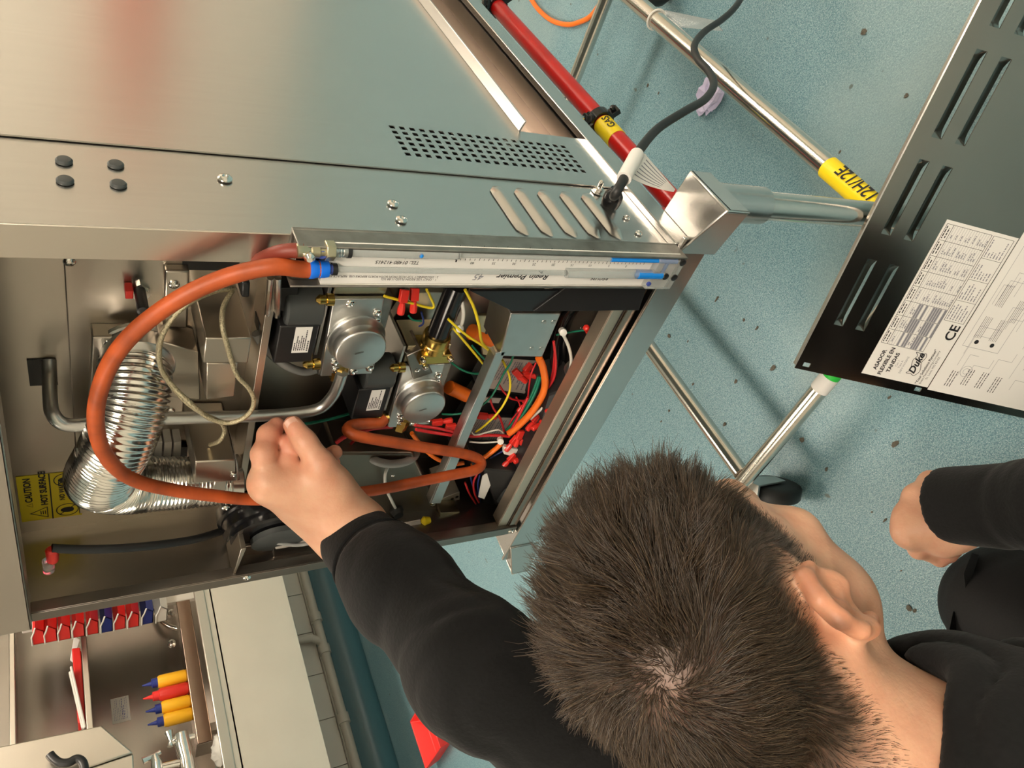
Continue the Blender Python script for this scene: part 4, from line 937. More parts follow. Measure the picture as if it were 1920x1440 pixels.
ring_clamp(yg+.006); ring_clamp(P(915, 8, 0, RX)[1])

# ---------------------------------------------------------------- mains lead
cb_ = thing('power_cable', 'black power cable with a white tag leaving the cooker side', 'cable', P(1140, 380, 0, 0))
g0 = P(1143, 385, 0, .001)
MB().lathe(g0, (1, 0, .05), [(0, .0085), (.006, .0095), (.012, .009), (.016, .006), (.018, .0055)], 20).build('strain_relief', M['black_gloss'], cb_)
cpt = [g0+np.array([.012, 0, 0]), D(1152, 366, .655), D(1166, 342, .655), D(1182, 312, .672), D(1203, 276, .70), D(1235, 240, .735), D(1285, 208, .77), D(1322, 186, .81), D(1338, 160, .85), D(1330, 135, .88), D(1308, 110, .91), D(1302, 85, .94), D(1320, 60, .98), D(1352, 38, 1.02), D(1378, 14, 1.06), D(1405, -25, 1.12), D(1460, -90, 1.2), D(1460, -90, 1.2)*np.array([1, 1, 0])+np.array([.02, .14, FLOOR+.012]), D(1460, -90, 1.2)*np.array([1, 1, 0])+np.array([.06, .30, FLOOR+.006]), D(1460, -90, 1.2)*np.array([1, 1, 0])+np.array([.25, .75, FLOOR+.006])]
sp_ = spline(cpt, 8)
MB().tube(sp_, .0044, 12).build('cable', M['black_rubber'], cb_, smooth=60)
MB().tube(sp_[18:30], .0066, 14).build('tag_sleeve', M['paper'], cb_, smooth=60)
e0, e1 = D(1178, 330, .668), D(1208, 288, .695); tg = []
for t in np.linspace(0, 1, 12):
    a = (1-t)**1; tip = D(1262, 360, .74); mid1 = D(1205, 350, .70); mid2 = D(1238, 325, .72)
    pa = e0*(1-t)**2+2*mid1*t*(1-t)+tip*t*t; pb = e1*(1-t)**2+2*mid2*t*(1-t)+(tip+(e1-e0)*.12)*t*t; tg.append((pa, pb))
b_ = MB(); n3 = nrm(np.cross(tg[0][0]-tg[0][1], tg[5][0]-tg[0][0]))*.0006
V = [q+k*n3 for pa, pb in tg for q in (pa, pb) for k in (0, 1)]; F = []
for i in range(11):
    A = i*4; F += [(A, A+2, A+6, A+4), (A+1, A+5, A+7, A+3), (A, A+4, A+5, A+1), (A+2, A+3, A+7, A+6)]
wt = b_.add(V, F).build('warning_tag', M['paper'], cb_, smooth=60)
b_ = MB()
for i in range(1, 8):
    pa, pb = tg[i]; pa2, pb2 = tg[i+1]
    for s in np.linspace(.15, .85, 6):
        A = lambda q, r, x: q+(r-q)*x
        for sg in (1, -1):
            k = n3*1.3 if sg > 0 else -n3*.3
            b_.add([A(pa, pb, s)+k, A(pa2, pb2, s)+k, A(pa2, pb2, s+.04)+k, A(pa, pb, s+.04)+k], [(0, 1, 2, 3) if sg > 0 else (3, 2, 1, 0)])
b_.build('print', M['ink_grey'], wt, smooth=0)

# ---------------------------------------------------------------- things on the floor
def crumple(name, mt, c, r, seed, lab, cat, flat=.5):
    g = np.random.default_rng(seed); b = MB().ball((0, 0, 0), (r, r*.7, r*flat), 16, 10); v = np.array(b.v); n_ = np.linalg.norm(v, axis=1)/r
    v *= (.72+.5*g.random(len(v)))[:, None]; v[:, 2] = np.maximum(v[:, 2], -r*flat*.5); v[:, 2] -= v[:, 2].min(); b.v = [tuple(q+np.array([c[0], c[1], FLOOR+.0005])) for q in v]
    o = b.build(name, M[mt], smooth=0); tag(o, lab, cat); return o
tc_ = P(1338, 178, 2, FLOOR)
crumple('tissue', 'tissue', tc_, .040, 3, 'crumpled lilac tissue on the teal floor behind the black cable', 'tissue', .4)
oc = [P(960, -60, 2, FLOOR+.006), P(992, -8, 2, FLOOR+.006), P(1010, 18, 2, FLOOR+.006), P(1034, 38, 2, FLOOR+.006), P(1062, 46, 2, FLOOR+.006), P(1085, 42, 2, FLOOR+.006), P(1110, 28, 2, FLOOR+.006), P(1135, -10, 2, FLOOR+.006)]
tag(MB().tube(spline(oc, 8), .0058, 10).build('extension_cord', M['w_orange'], smooth=60), 'orange cord curling on the floor beyond the red pipe', 'cord')
g = np.random.default_rng(5); b_ = MB()
for px, py in ((1680, 832), (1620, 60), (1575, 285), (1390, 1000), (1660, 975), (1635, 960), (1690, 1070), (1705, 1140), (1715, 1145), (1550, 880), (1505, 825), (1360, 795), (1380, 715), (1300, 720), (1290, 640), (1255, 630), (1450, 690), (1500, 1002), (1700, 180), (1215, 160), (1235, 175), (1250, 55), (1615, 575), (1668, 745), (1420, 615), (1345, 560), (1560, 640), (1395, 600), (1255, 770), (1240, 790)):
    c = P(px, py, 2, FLOOR); r = .0018+.0025*g.random()
    n0 = len(b_.v); b_.ball(c+np.array([0, 0, r*.3]), (r*(1+g.random()), r*(.5+g.random()), r*.4), 7, 5)
    for i in range(n0, len(b_.v)):
        q = np.array(b_.v[i]); b_.v[i] = tuple(c+(q-c)*(.7+.6*g.random())*np.array([1, 1, 1]) if q[2] > FLOOR+.0005 else np.array([q[0], q[1], FLOOR+.0002]))
o = b_.build('floor_crumbs', M['scum'], smooth=0, kind='stuff'); tag(o, 'dark crumbs and grit scattered over the teal floor', 'crumbs')

# ---------------------------------------------------------------- background: steel wash-up unit on the left wall
AX = -2.40; BX = -2.62; SPX = WX+.015
zAt = P(363, 1110, 0, AX)[2]; zAm = P(384, 1100, 0, AX)[2]; zAb = P(532, 1082, 0, AX)[2]
tb = thing('steel_counter', 'stainless steel wall counter with a deep plain front apron', 'counter', (-2.7, .9, FLOOR))
MB().box(AX-.012, AX, -.4, 1.75, zAm+.004, zAt).build('front_edge', M['counter'], tb, bevel=.004)
MB().box(AX-.03, AX-.012, -.4, 1.75, zAb, zAm+.03).build('apron', mat('satin_apron_steel', (.82, .74, .64), 1, .5, noise=.08, nscale=6), tb, bevel=.002)
zS = P(388, 1390, 0, BX)[2]-.02
MB().box(WX+.02, AX-.012, -.4, 1.75, zAt-.06, zAt-.055).build('worktop', M['counter'], tb, smooth=0)
for y in (-.36, 1.70):
    for x in (WX+.08, AX-.08): MB().cyl((x, y, FLOOR), (x, y, zAt-.06), .019, n=14).build('leg', M['steel_tube'], tb)
spb = thing('splashback', 'large brushed steel splashback sheet fixed to the left wall', 'splashback', (WX, .9, .3))
MB().box(WX+.008, WX+.012, -.4, 1.95, zAt-.05, 1.1).build('sheet', mat('dull_splashback_steel', (.44, .40, .36), 1, .27, noise=.12, nscale=6, detail=1.), spb, smooth=0)
for py in (1150, 1207): screw(P(322, py, 0, WX+.012), (1, 0, 0), .018, spb, h=.8)
zt1 = P(331, 1150, 0, BX)[2]; zt2 = P(360, 1150, 0, BX)[2]; yE = P(378, 1394, 0, BX)[1]
rk = thing('bottle_rack', 'long brown tinted steel trough along the back of the counter', 'rack', (BX-.1, 1.0, zt2))
MB().box(BX-.10, BX, yE, 1.70, zt2, zt1-.004).build('trough', M['brown_steel'], rk, bevel=.003)
MB().box(BX-.105, BX+.003, yE-.004, yE, zt2, zt1).build('end_cap', M['steel_dark'], rk, bevel=.002)
for y in (yE+.06, 1.6): MB().box(BX-.07, BX-.03, y-.015, y+.015, zAt-.055, zt2).build('foot', M['steel_dark'], rk, bevel=.002)
zbt = zt1-.004
# squeeze bottles
def bottle(name, py, px0, pxt, body, cap, lab, grp, i):
    X = BX-.050
    c = P((px0+pxt)/2, py, 0, X); h = P(pxt, py, 0, X)[2]-zbt
    t = thing(name, lab, 'bottle', (X, c[1], zbt), grp); r = min(.036, .5*(P(px0, 1274, 0, X)[1]-P(px0, 1298, 0, X)[1])-.0005)
    MB().lathe((X, c[1], zbt), (0, 0, 1), [(0, r*.9), (.004, r), (h-.012, r), (h-.004, r*.9), (h, r*.6)], 20).build('bottle_body', M[body], t)
    MB().lathe((X, c[1], zbt+h), (0, 0, 1), [(-.002, r*.72), (.018, r*.7), (.020, r*.35), (.026, r*.30), (.050, r*.10)], 16).build('nozzle_cap', M[cap], t)
    return t
bottle('squeeze_bottle', 1274, 342, 294, 'mustard', 'blue_bin', 'yellow squeeze bottle at the far end of the row, next to the red one', 'squeeze bottles', 0)
bottle('squeeze_bottle', 1298, 345, 296, 'ketchup', 'red_bin', 'red squeeze bottle with a red nozzle on the counter trough', 'squeeze bottles', 1)
bottle('squeeze_bottle', 1322, 349, 301, 'mustard', 'blue_bin', 'yellow squeeze bottle in the middle, between the red one and the end one', 'squeeze bottles', 2)
bottle('squeeze_bottle', 1346, 352, 305, 'mustard', 'blue_bin', 'yellow squeeze bottle at the near end of the row, closest to the tap', 'squeeze bottles', 3)
# notice
q = [P(a, b, 0, WX+.0125) for a, b in ((207, 1312), (241, 1303), (245, 1350), (211, 1358))]
ys_n = (q[2][1]+q[3][1])/2, (q[0][1]+q[1][1])/2; zs_n = (q[1][2]+q[2][2])/2, (q[0][2]+q[3][2])/2
nt_ = thing('notice', 'white notice with blue print stuck on the steel splashback', 'notice', (WX+.012, sum(ys_n)/2, sum(zs_n)/2))
MB().box(WX+.0122, WX+.0135, ys_n[0], ys_n[1], zs_n[0], zs_n[1]).build('sheet', M['paper'], nt_, smooth=0)
b_ = MB(); hh = zs_n[1]-zs_n[0]; ww = ys_n[1]-ys_n[0]
for i in range(9):
    z = zs_n[1]-hh*(.12+.09*i); k = ys_n[0]+ww*.1
    while k < ys_n[0]+ww*(.9 if i % 3 else .6):
        e = k+ww*(.03+.07*g.random()); b_.box(WX+.0135, WX+.0137, k, e, z-hh*(.035 if i in (5, 6) else .015), z); k = e+ww*.03
b_.build('print', M['ink_blue'], nt_, smooth=0)
# two wall shelves
def shelf(pxa, pya, pxb, pyb, lab, ylo, yhi, xf):
    a = P(pxa, pya, 0, xf); h = abs(a[2]-P(pxb, pyb, 0, xf)[2]); t = thing('wall_shelf', lab, 'shelf', (WX, a[1], a[2]))
    MB().box(WX+.013, xf-.012, ylo, yhi, a[2]-.004, a[2]).build('shelf_board', M['brown_steel'], t, smooth=0)
    MB().box(xf-.012, xf, ylo, yhi, a[2]-h, a[2]).build('front_lip', M['counter'], t, bevel=.003); return a[2]
zs1 = shelf(151, 1200, 163, 1200, 'lower steel wall shelf holding red trays and white lids', .2, 1.75, -2.68)
zs2 = shelf(17, 1300, 29, 1300, 'upper steel wall shelf above the red trays', .2, 1.75, -2.68)
# on the lower shelf
def onshelf(name, pts, x, d, mt, lab, cat):
    f = [P(a, b, 0, x) for a, b in pts]; zmin = min(q[2] for q in f)
    f = [q+np.array([0, 0, zs1+.0005-zmin]) for q in f]
    o = MB().prism(f, (-d, 0, 0)); o = o.build(name, M[mt], smooth=0, bevel=.004); return tag(o, lab, cat)
onshelf('tray', [(131, 1216), (147, 1214), (158, 1360), (142, 1356)], -2.745, .10, 'red_bin', 'long bright red tray lying along the lower shelf', 'tray')
onshelf('scoop', [(131, 1225), (138, 1222), (138, 1265), (129, 1268)], -2.86, .06, 'red_bin', 'small red tub at the back of the lower shelf', 'tub')
onshelf('lid', [(106, 1264), (113, 1260), (139, 1368), (130, 1372)], -2.718, .02, 'white', 'white flat lid leaning on the shelf, furthest from the red tray', 'lid')
onshelf('lid', [(117, 1252), (122, 1250), (148, 1366), (142, 1370)], -2.694, .02, 'white', 'white flat lid leaning on the shelf, closest to the red tray', 'lid')
onshelf('card', [(134, 1192), (146, 1200), (133, 1243), (126, 1238)], -2.78, .01, 'paper', 'white card with a red edge standing on the lower shelf', 'card')
# parts bins stacked in a column beside the cooker
bz = [(66, 1178, 'red'), (90, 1174, 'red'), (116, 1170, 'red'), (143, 1165, 'red'), (170, 1160, 'red'), (197, 1156, 'blue'), (222, 1151, 'red'), (248, 1147, 'red'), (275, 1141, 'blue'), (302, 1137, 'white')]
ordw = ['topmost', 'second', 'third', 'fourth', 'fifth', 'sixth', 'seventh', 'eighth', 'ninth', 'lowest']
Xb = -2.50; fr = thing('bin_column', 'tall pale wall rail carrying red and blue parts bins', 'rack', (Xb-.13, P(66, 1160, 0, Xb)[1]+.1, .1))
y0b = P(180, 1158, 0, Xb)[1]
MB().box(Xb-.14, Xb-.115, y0b+.07, y0b+.30, zAt-.0545, P(55, 1180, 0, Xb)[2]+.03).build('board', M['white'], fr, bevel=.003)
for i, (px, py, c_) in enumerate(bz):
    a = P(px, py, 0, Xb); hb_ = .038; ya = a[1]; yb_ = ya+.20; z0 = a[2]-.024; xw = Xb-.1145
    mt = {'red': 'red_bin', 'blue': 'blue_bin', 'white': 'white'}[c_]
    t = thing('parts_bin', f'{c_} parts bin, {ordw[i]} in the column beside the cooker', 'bin', (xw, ya, z0), 'parts bins in the column')
    b_ = MB(); prof = [(xw, z0), (Xb-.03, z0), (Xb, z0+.025), (Xb-.004, z0+.025), (Xb-.032, z0+.003), (xw+.003, z0+.003), (xw+.003, z0+hb_), (xw, z0+hb_)]
    b_.prism([(x, ya, z) for x, z in prof], (0, yb_-ya, 0))
    side = [(xw, z0), (Xb-.03, z0), (Xb, z0+.025), (Xb-.06, z0+hb_), (xw, z0+hb_)]
    for y in (ya, yb_-.003): b_.prism([(x, y, z) for x, z in side], (0, .003, 0))
    b_.build('tub', M[mt], t, smooth=0)
    MB().tube([(Xb+.001, ya-.001, z0+.0255), (Xb-.03, ya-.001, z0+.031), (Xb-.06, ya-.001, z0+hb_+.001), (xw, ya-.001, z0+hb_+.001)], .0028, 6).build('rim', M['white'], t)
# chrome tap with lever handles
tp_ = thing('tap', 'chrome mixer tap with lever handles at the end of the bottle trough', 'tap', P(380, 1415, 0, -2.5))
t3 = lambda px, py, x=-2.5: P(px, py, 0, x)
MB().tube([t3(340, 1376), t3(344, 1400), t3(350, 1425), t3(356, 1470)], [.022, .026, .024, .026], 14).build('body', M['chrome'], tp_)
MB().tube([t3(336, 1378), t3(330, 1388), t3(322, 1393)], [.012, .015, .010], 12).build('valve', M['chrome'], tp_)
MB().tube([t3(316, 1372), t3(320, 1388), t3(319, 1400)], [.014, .007, .010], 10).build('lever', M['chrome'], tp_)
MB().tube([t3(345, 1428), t3(310, 1436), t3(290, 1440)], [.013, .011, .011], 12).build('crossbar', M['chrome'], tp_)
MB().tube([t3(296, 1450), t3(294, 1430), t3(290, 1416)], [.018, .018, .012], 12).build('valve', M['chrome'], tp_)
MB().tube([t3(268, 1427), t3(290, 1416), t3(301, 1410)], [.012, .007, .008], 10).build('lever', M['chrome'], tp_)
MB().tube([t3(365, 1380), t3(350, 1383), t3(345, 1390)], [.010, .010, .012], 10).build('inlet', M['chrome'], tp_)
MB().tube([t3(356, 1470), (-2.5, t3(356, 1470)[1], zAt-.055)], [.02, .024], 12).build('inlet', M['chrome'], tp_)
cl = thing('cloth', 'crumpled white cloth behind the counter front edge', 'cloth', P(385, 1405, 0, -2.45))
b_ = MB().ball((0, 0, 0), (.06, .05, .035), 16, 10); v = np.array(b_.v)*(.7+.5*g.random(len(b_.v)))[:, None]; v[:, 2] -= v[:, 2].min(); b_.v = [tuple(q+np.array([-2.47, P(388, 1408, 0, -2.45)[1], zAt-.0545])) for q in v]
b_.build('fabric', M['white'], cl, smooth=70)
q = [P(a, b, 0, AX-.02) for a, b in ((388, 1312), (396, 1316), (400, 1362), (394, 1362))]
zq = min(a[2] for a in q); q = [a+np.array([0, 0, zAt-.0545-zq]) for a in q]
tag(MB().prism(q, (-.03, 0, 0)).build('sponge', M['red_bin'], smooth=0, bevel=.004), 'red scrubbing sponge against the counter front edge', 'sponge')
hk = thing('hose_bend', 'thin chrome bent pipe rising beside the splashback screws', 'pipe', P(325, 1178, 0, -2.9))
MB().tube(spline([P(a, b, 0, -2.93) for a, b in ((288, 1130), (293, 1145), (303, 1163), (318, 1174), (333, 1178))]+[P(345, 1178, 0, -2.93)], 6), .011, 10).build('pipe', M['chrome'], hk, smooth=60)
# cabinet with a black pull, close to the frame corner
CX = -2.25
cbn = thing('wall_cabinet', 'brushed steel box with a curved black pull handle', 'cabinet', P(80, 1430, 0, CX))
a, b = P(190, 1361, 0, CX), P(250, 1411, 0, CX)
for nm, qd in (('cabinet_body', ((-60, 1412), (190, 1360), (250, 1411), (160, 1441), (-60, 1492))), ('cabinet_front', ((-60, 1494), (160, 1443), (250, 1413), (256, 1560), (-60, 1560)))):
    q = [P(a, b, 0, CX) for a, b in qd]
    if np.dot(np.cross(q[1]-q[0], q[2]-q[0]), (1, 0, 0)) > 0: q = q[::-1]
    MB().prism(q, (-.35, -.02, 0)).build(nm, M['counter'], cbn, bevel=.004)
MB().tube(spline([P(a, b, 0, CX+.03) for a, b in ((93, 1414), (100, 1422), (112, 1430), (128, 1430), (143, 1423), (154, 1428), (158, 1445), (150, 1470))], 6), .012, 12).build('pull_handle', M['black'], cbn, smooth=60)
zc = P(250, 1500, 0, CX)[2]
MB().box(WX+.012, CX-.2, P(250, 1411, 0, CX)[1]-.25, P(250, 1411, 0, CX)[1]-.05, zc, zc+.1).build('wall_bracket', M['counter'], cbn)
# painted pipe along the foot of the tiles
wp = thing('wall_pipe', 'cream painted pipe with a side branch low on the tiled wall', 'pipe', (WX+.03, 1.1, P(590, 1150, 0, WX+.03)[2]))
zw = P(590, 1150, 0, WX+.035)[2]; yw = P(592, 1210, 0, WX+.035)[1]
MB().cyl((WX+.035, -.5, zw), (WX+.035, 2.6, zw), .020, n=14).build('pipe', M['pipe_paint'], wp)
MB().tube(spline([(WX+.035, yw, zw), (WX+.035, yw+.03, zw+.03), (WX+.035, yw+.04, zw+.08), (WX+.035, yw+.04, zw+.3)], 5), .017, 12).build('branch', M['pipe_paint'], wp)
for y in (yw-.03, yw+.13, yw-.35): MB().cyl((WX+.035, y-.02, zw), (WX+.035, y+.02, zw), .026, n=14).build('coupling', M['pipe_paint'], wp)
# red tub on the floor behind the sleeve
rc = P(800, 1345, 2, FLOOR+.02); rt = thing('floor_tub', 'shallow bright red tub on the floor behind the sleeve', 'tub', (rc[0], rc[1], FLOOR))
def tub(c, sx, sy, h):
    b = MB(); lo = [(-.42, -.42), (.42, -.42), (.42, .42), (-.42, .42)]; hi = [(-.5, -.5), (.5, -.5), (.5, .5), (-.5, .5)]
    V = [(c[0]+x*sx, c[1]+y*sy, c[2]) for x, y in lo]+[(c[0]+x*sx, c[1]+y*sy, c[2]+h) for x, y in hi]
    V += [(c[0]+x*sx*.95, c[1]+y*sy*.95, c[2]+h) for x, y in hi]+[(c[0]+x*sx*.94, c[1]+y*sy*.94, c[2]+.004) for x, y in lo]
    F = [(3, 2, 1, 0), (12, 13, 14, 15)]
    for i in range(4):
        j = (i+1) % 4; F += [(i, j, j+4, i+4), (i+4, j+4, j+8, i+8), (i+8, j+8, j+12, i+12)]
    return b.add(V, F)
tub((rc[0]+.02, rc[1]-.06, FLOOR+.0005), .20, .18, .055).build('tub_body', M['red_bin'], rt, bevel=.003)
# ---------------------------------------------------------------- the man: one skin surface, clothes and hair over it
def sd_cone(p, a, b, ra, rb):
    """capsule that tapers from ra to rb"""
    a = np.asarray(a, float); b = np.asarray(b, float); d = b-a; L = d@d
    t = np.clip(((p-a)@d)/L, 0, 1); q = p-a-t[:, None]*d
    return np.sqrt((q*q).sum(1))-(ra+(rb-ra)*t)
def sd_ell(p, c, r, A=None):
    q = p-np.asarray(c, float)
    if A is not None: q = q @ np.asarray(A).T
    r = np.asarray(r, float); k0 = np.sqrt(((q/r)**2).sum(1)); k1 = np.sqrt(((q/(r*r))**2).sum(1))
    return np.where(k1 > 1e-9, k0*(k0-1)/np.maximum(k1, 1e-9), -r.min())
def smin(a, b, k):
    h = np.maximum(k-np.abs(a-b), 0)/k; return np.minimum(a, b)-h*h*k*.25
def smax(a, b, k): return -smin(-a, -b, k)
def chain(p, pts, rs, d=None, k=.006):
    for i in range(len(pts)-1):
        e = sd_cone(p, pts[i], pts[i+1], rs[i], rs[i+1]); d = e if d is None else smin(d, e, k)
    return d
def surface(fn, lo, hi, h, sm=2, margin=.008):
    """surface nets over the blocks that the surface passes through"""
    lo = np.array(lo, float); B = 8; nb = np.ceil((np.array(hi)-lo)/(h*B)).astype(int)
    I = np.stack(np.meshgrid(*[np.arange(k) for k in nb], indexing='ij'), -1).reshape(-1, 3)
    d = fn(lo+(I+.5)*h*B); act = np.abs(d) < h*B*.88+margin
    G = np.zeros(tuple(nb*B+1), np.float32)
    big = np.repeat(np.repeat(np.repeat(np.sign(d).reshape(nb), B, 0), B, 1), B, 2)
    G[:-1, :-1, :-1] = big; G[-1] = 1; G[:, -1] = 1; G[:, :, -1] = 1
    off = np.stack(np.meshgrid(*[np.arange(B+1)]*3, indexing='ij'), -1).reshape(-1, 3)
    IA = I[act]
    for s in range(0, len(IA), 600):
        idx = (IA[s:s+600, None, :]*B+off[None]).reshape(-1, 3)
        G[idx[:, 0], idx[:, 1], idx[:, 2]] = fn(lo+idx*h)
    S = G < 0; c = [S[a:S.shape[0]-1+a, b:S.shape[1]-1+b, e:S.shape[2]-1+e] for a in (0, 1) for b in (0, 1) for e in (0, 1)]
    n_in = sum(x.astype(np.int8) for x in c); mixd = (n_in > 0) & (n_in < 8)
    cells = np.argwhere(mixd); vid = np.full(mixd.shape, -1, np.int32); vid[tuple(cells.T)] = np.arange(len(cells))
    cv = np.stack([G[cells[:, 0]+a, cells[:, 1]+b, cells[:, 2]+e] for a in (0, 1) for b in (0, 1) for e in (0, 1)], 1)
    cor = np.array([(a, b, e) for a in (0, 1) for b in (0, 1) for e in (0, 1)], float)
    acc = np.zeros((len(cells), 3)); cnt = np.zeros(len(cells))
    for i in range(8):
        for j in range(i+1, 8):
            if np.abs(cor[i]-cor[j]).sum() != 1: continue
            a, b = cv[:, i], cv[:, j]; x = (a < 0) != (b < 0); t = np.where(x, a/np.where(x, a-b, 1), 0)
            acc += np.where(x[:, None], cor[i]+t[:, None]*(cor[j]-cor[i]), 0); cnt += x
    V = lo+(cells+acc/np.maximum(cnt, 1)[:, None])*h
    Q = []
    for ax in range(3):
        u, v = (ax+1) % 3, (ax+2) % 3
        sl = [slice(None)]*3; s2 = [slice(None)]*3; sl[ax] = slice(0, -1); s2[ax] = slice(1, None)
        A, Bq = S[tuple(sl)], S[tuple(s2)]; e = np.argwhere(A != Bq)
        e = e[(e[:, u] > 0) & (e[:, v] > 0) & (e[:, u] < S.shape[u]-1) & (e[:, v] < S.shape[v]-1)]
        du = np.zeros(3, int); du[u] = 1; dv = np.zeros(3, int); dv[v] = 1
        q = np.stack([vid[tuple((e-du-dv).T)], vid[tuple((e-dv).T)], vid[tuple(e.T)], vid[tuple((e-du).T)]], 1)
        flip = ~A[tuple(e.T)]; q[flip] = q[flip][:, ::-1]; Q.append(q)
    Q = np.concatenate(Q)
    for _ in range(sm):
        a = np.zeros_like(V); n = np.zeros(len(V))
        for i in range(4):
            np.add.at(a, Q[:, i], V[Q[:, (i+1) % 4]]+V[Q[:, i-1]]); np.add.at(n, Q[:, i], 2)
        V = V*.45+.55*a/np.maximum(n, 1)[:, None]
    return V, Q
def np_mesh(name, V, Q, mt, parent, col=None):
    me = bpy.data.meshes.new(name); k = Q.shape[1]
    me.vertices.add(len(V)); me.vertices.foreach_set('co', (V-np.array(parent.location)).astype(np.float32).ravel())
    me.loops.add(Q.size); me.loops.foreach_set('vertex_index', Q.astype(np.int32).ravel())
    me.polygons.add(len(Q)); me.polygons.foreach_set('loop_start', np.arange(0, Q.size, k, dtype=np.int32))
    me.update(calc_edges=True); me.validate()
    me.materials.append(mt)
    if col is not None:
        a = me.color_attributes.new('Col', 'FLOAT_COLOR', 'POINT'); c4 = np.ones((len(V), 4), np.float32); c4[:, :3] = col; a.data.foreach_set('color', c4.ravel())
    return link(name, me, parent, smooth=180)
# head frame: rows right, forward, up
HA = np.array([[.96941, -.12655, -.21030], [-.00742, .84132, -.54049], [.24533, .52552, .81464]])
HA[0] = nrm(HA[0]); HA[1] = nrm(HA[1]-HA[0]*(HA[1]@HA[0])); HA[2] = np.cross(HA[0], HA[1])
HC = D(1330, 1166, .505)
hw = lambda *l: HC+np.array(l, float) @ HA
EAR = [(.074, .008, -.022), (.0785, .003, -.008), (.0815, -.010, .001), (.0840, -.024, -.004), (.0850, -.031, -.018), (.0840, -.029, -.036), (.0810, -.019, -.051), (.0770, -.007, -.060)]
def masked(fn, p, c, R):
    m_ = ((p-c)**2).sum(1) < R*R; d = np.full(len(p), .3)
    if m_.any(): d[m_] = fn(p[m_])
    return d
def sd_head(P_):
    p = (P_-HC) @ HA.T
    d = sd_ell(p, (0, -.006, .018), (.076, .098, .088))
    d = smin(d, sd_ell(p, (0, .040, -.030), (.061, .058, .080)), .03)
    d = smin(d, sd_ell(p, (0, .036, -.076), (.060, .050, .046)), .03)
    d = smin(d, sd_ell(p, (0, .078, -.103), (.020, .016, .016)), .02)
    for s in (-1, 1):
        d = smin(d, sd_ell(p, (s*.049, .064, -.038), (.019, .019, .017)), .02); d = smin(d, sd_ell(p, (s*.050, .030, -.070), (.020, .026, .030)), .02)
        d = smax(d, -sd_ell(p, (s*.031, .104, -.012), (.015, .013, .011)), .012)
        d = smin(d, sd_ell(p, (s*.031, .088, -.013), (.0125, .0125, .0125)), .003)
        e = [np.array(q)*np.array([s, 1, 1]) for q in EAR]
        d = smin(d, sd_cone(p, (s*.070, -.004, -.028), (s*.079, -.016, -.026), .017, .006), .008)
        ec = chain(p, e, [.0040, .0046, .0056, .0060, .0058, .0052, .0052, .0052], k=.003)
        ec = smin(ec, sd_ell(p, (s*.0785, -.016, -.026), (.0055, .0150, .0235)), .005)
        ec = smax(ec, -sd_ell(p, (s*.0855, -.0125, -.027), (.0085, .0110, .0165)), .003); ec = smin(ec, chain(p, [(s*.0805, -.012, -.012), (s*.0825, -.021, -.022), (s*.0805, -.016, -.040)], (.0028, .0036, .0032), None, .003), .003)
        ec = smin(ec, sd_cone(p, (s*.077, .008, -.028), (s*.081, .004, -.034), .0045, .004), .004)
        d = smin(d, ec, .005)
    d = smin(d, sd_cone(p, (-.034, .089, .004), (.034, .089, .004), .010, .010), .015)
    d = smin(d, sd_cone(p, (0, .097, -.006), (0, .116, -.046), .007, .0115), .010)
    for s in (-1, 1): d = smin(d, sd_ell(p, (s*.011, .106, -.049), (.008, .009, .007)), .006)
    d = smin(d, sd_cone(p, (-.019, .090, -.072), (.019, .090, -.072), .0055, .0055), .006)
    d = smin(d, sd_cone(p, (-.017, .088, -.082), (.017, .088, -.082), .006, .006), .006)
    return d
NB = np.array([-.112, -.440, .058])
LS, LE, LW = np.array([-.300, -.435, .045]), D(897, 1258, .580), D(662, 1004, .742)
RS, RE, RW = np.array([.035, -.515, -.065]), np.array([.000, -.345, -.310]), D(1800, 955, .866)
TORSO = [NB, np.array([-.125, -.56, -.08]), np.array([-.13, -.68, -.26]), np.array([-.13, -.74, -.37])]
def pts(*a): return [D(*q) for q in a]
Lh = dict(i=pts((503, 905, .690), (494, 852, .684), (503, 815, .694), (519, 796, .703)), m=pts((516, 915, .708), (538, 868, .700), (545, 835, .702), (551, 812, .714)),
          r=pts((535, 930, .724), (575, 890, .738), (606, 862, .732), (628, 848, .720)), l=pts((560, 950, .736), (595, 905, .752), (618, 882, .748), (626, 868, .742)),
          t=pts((640, 945, .722), (602, 873, .694), (572, 829, .690), (549, 797, .692)))
Rh = dict(i=pts((1704, 1000, .878), (1722, 1030, .886), (1762, 1047, .894), (1784, 1043, .900)), m=pts((1700, 966, .886), (1690, 985, .910), (1725, 1000, .930), (1745, 1000, .92)),
          r=pts((1716, 930, .896), (1708, 950, .924), (1735, 965, .940), (1750, 965, .93)), l=pts((1744, 903, .905), (1732, 922, .930), (1752, 940, .940), (1765, 945, .93)),
          t=pts((1790, 990, .868), (1768, 1020, .874), (1778, 1034, .886), (1792, 1030, .894)))
FR = dict(i=(.0128, .0102, .0088, .0074), m=(.0130, .0104, .0090, .0076), r=(.0125, .0100, .0086, .0073), l=(.0115, .0088, .0076, .0066), t=(.0165, .0125, .0108, .0088))
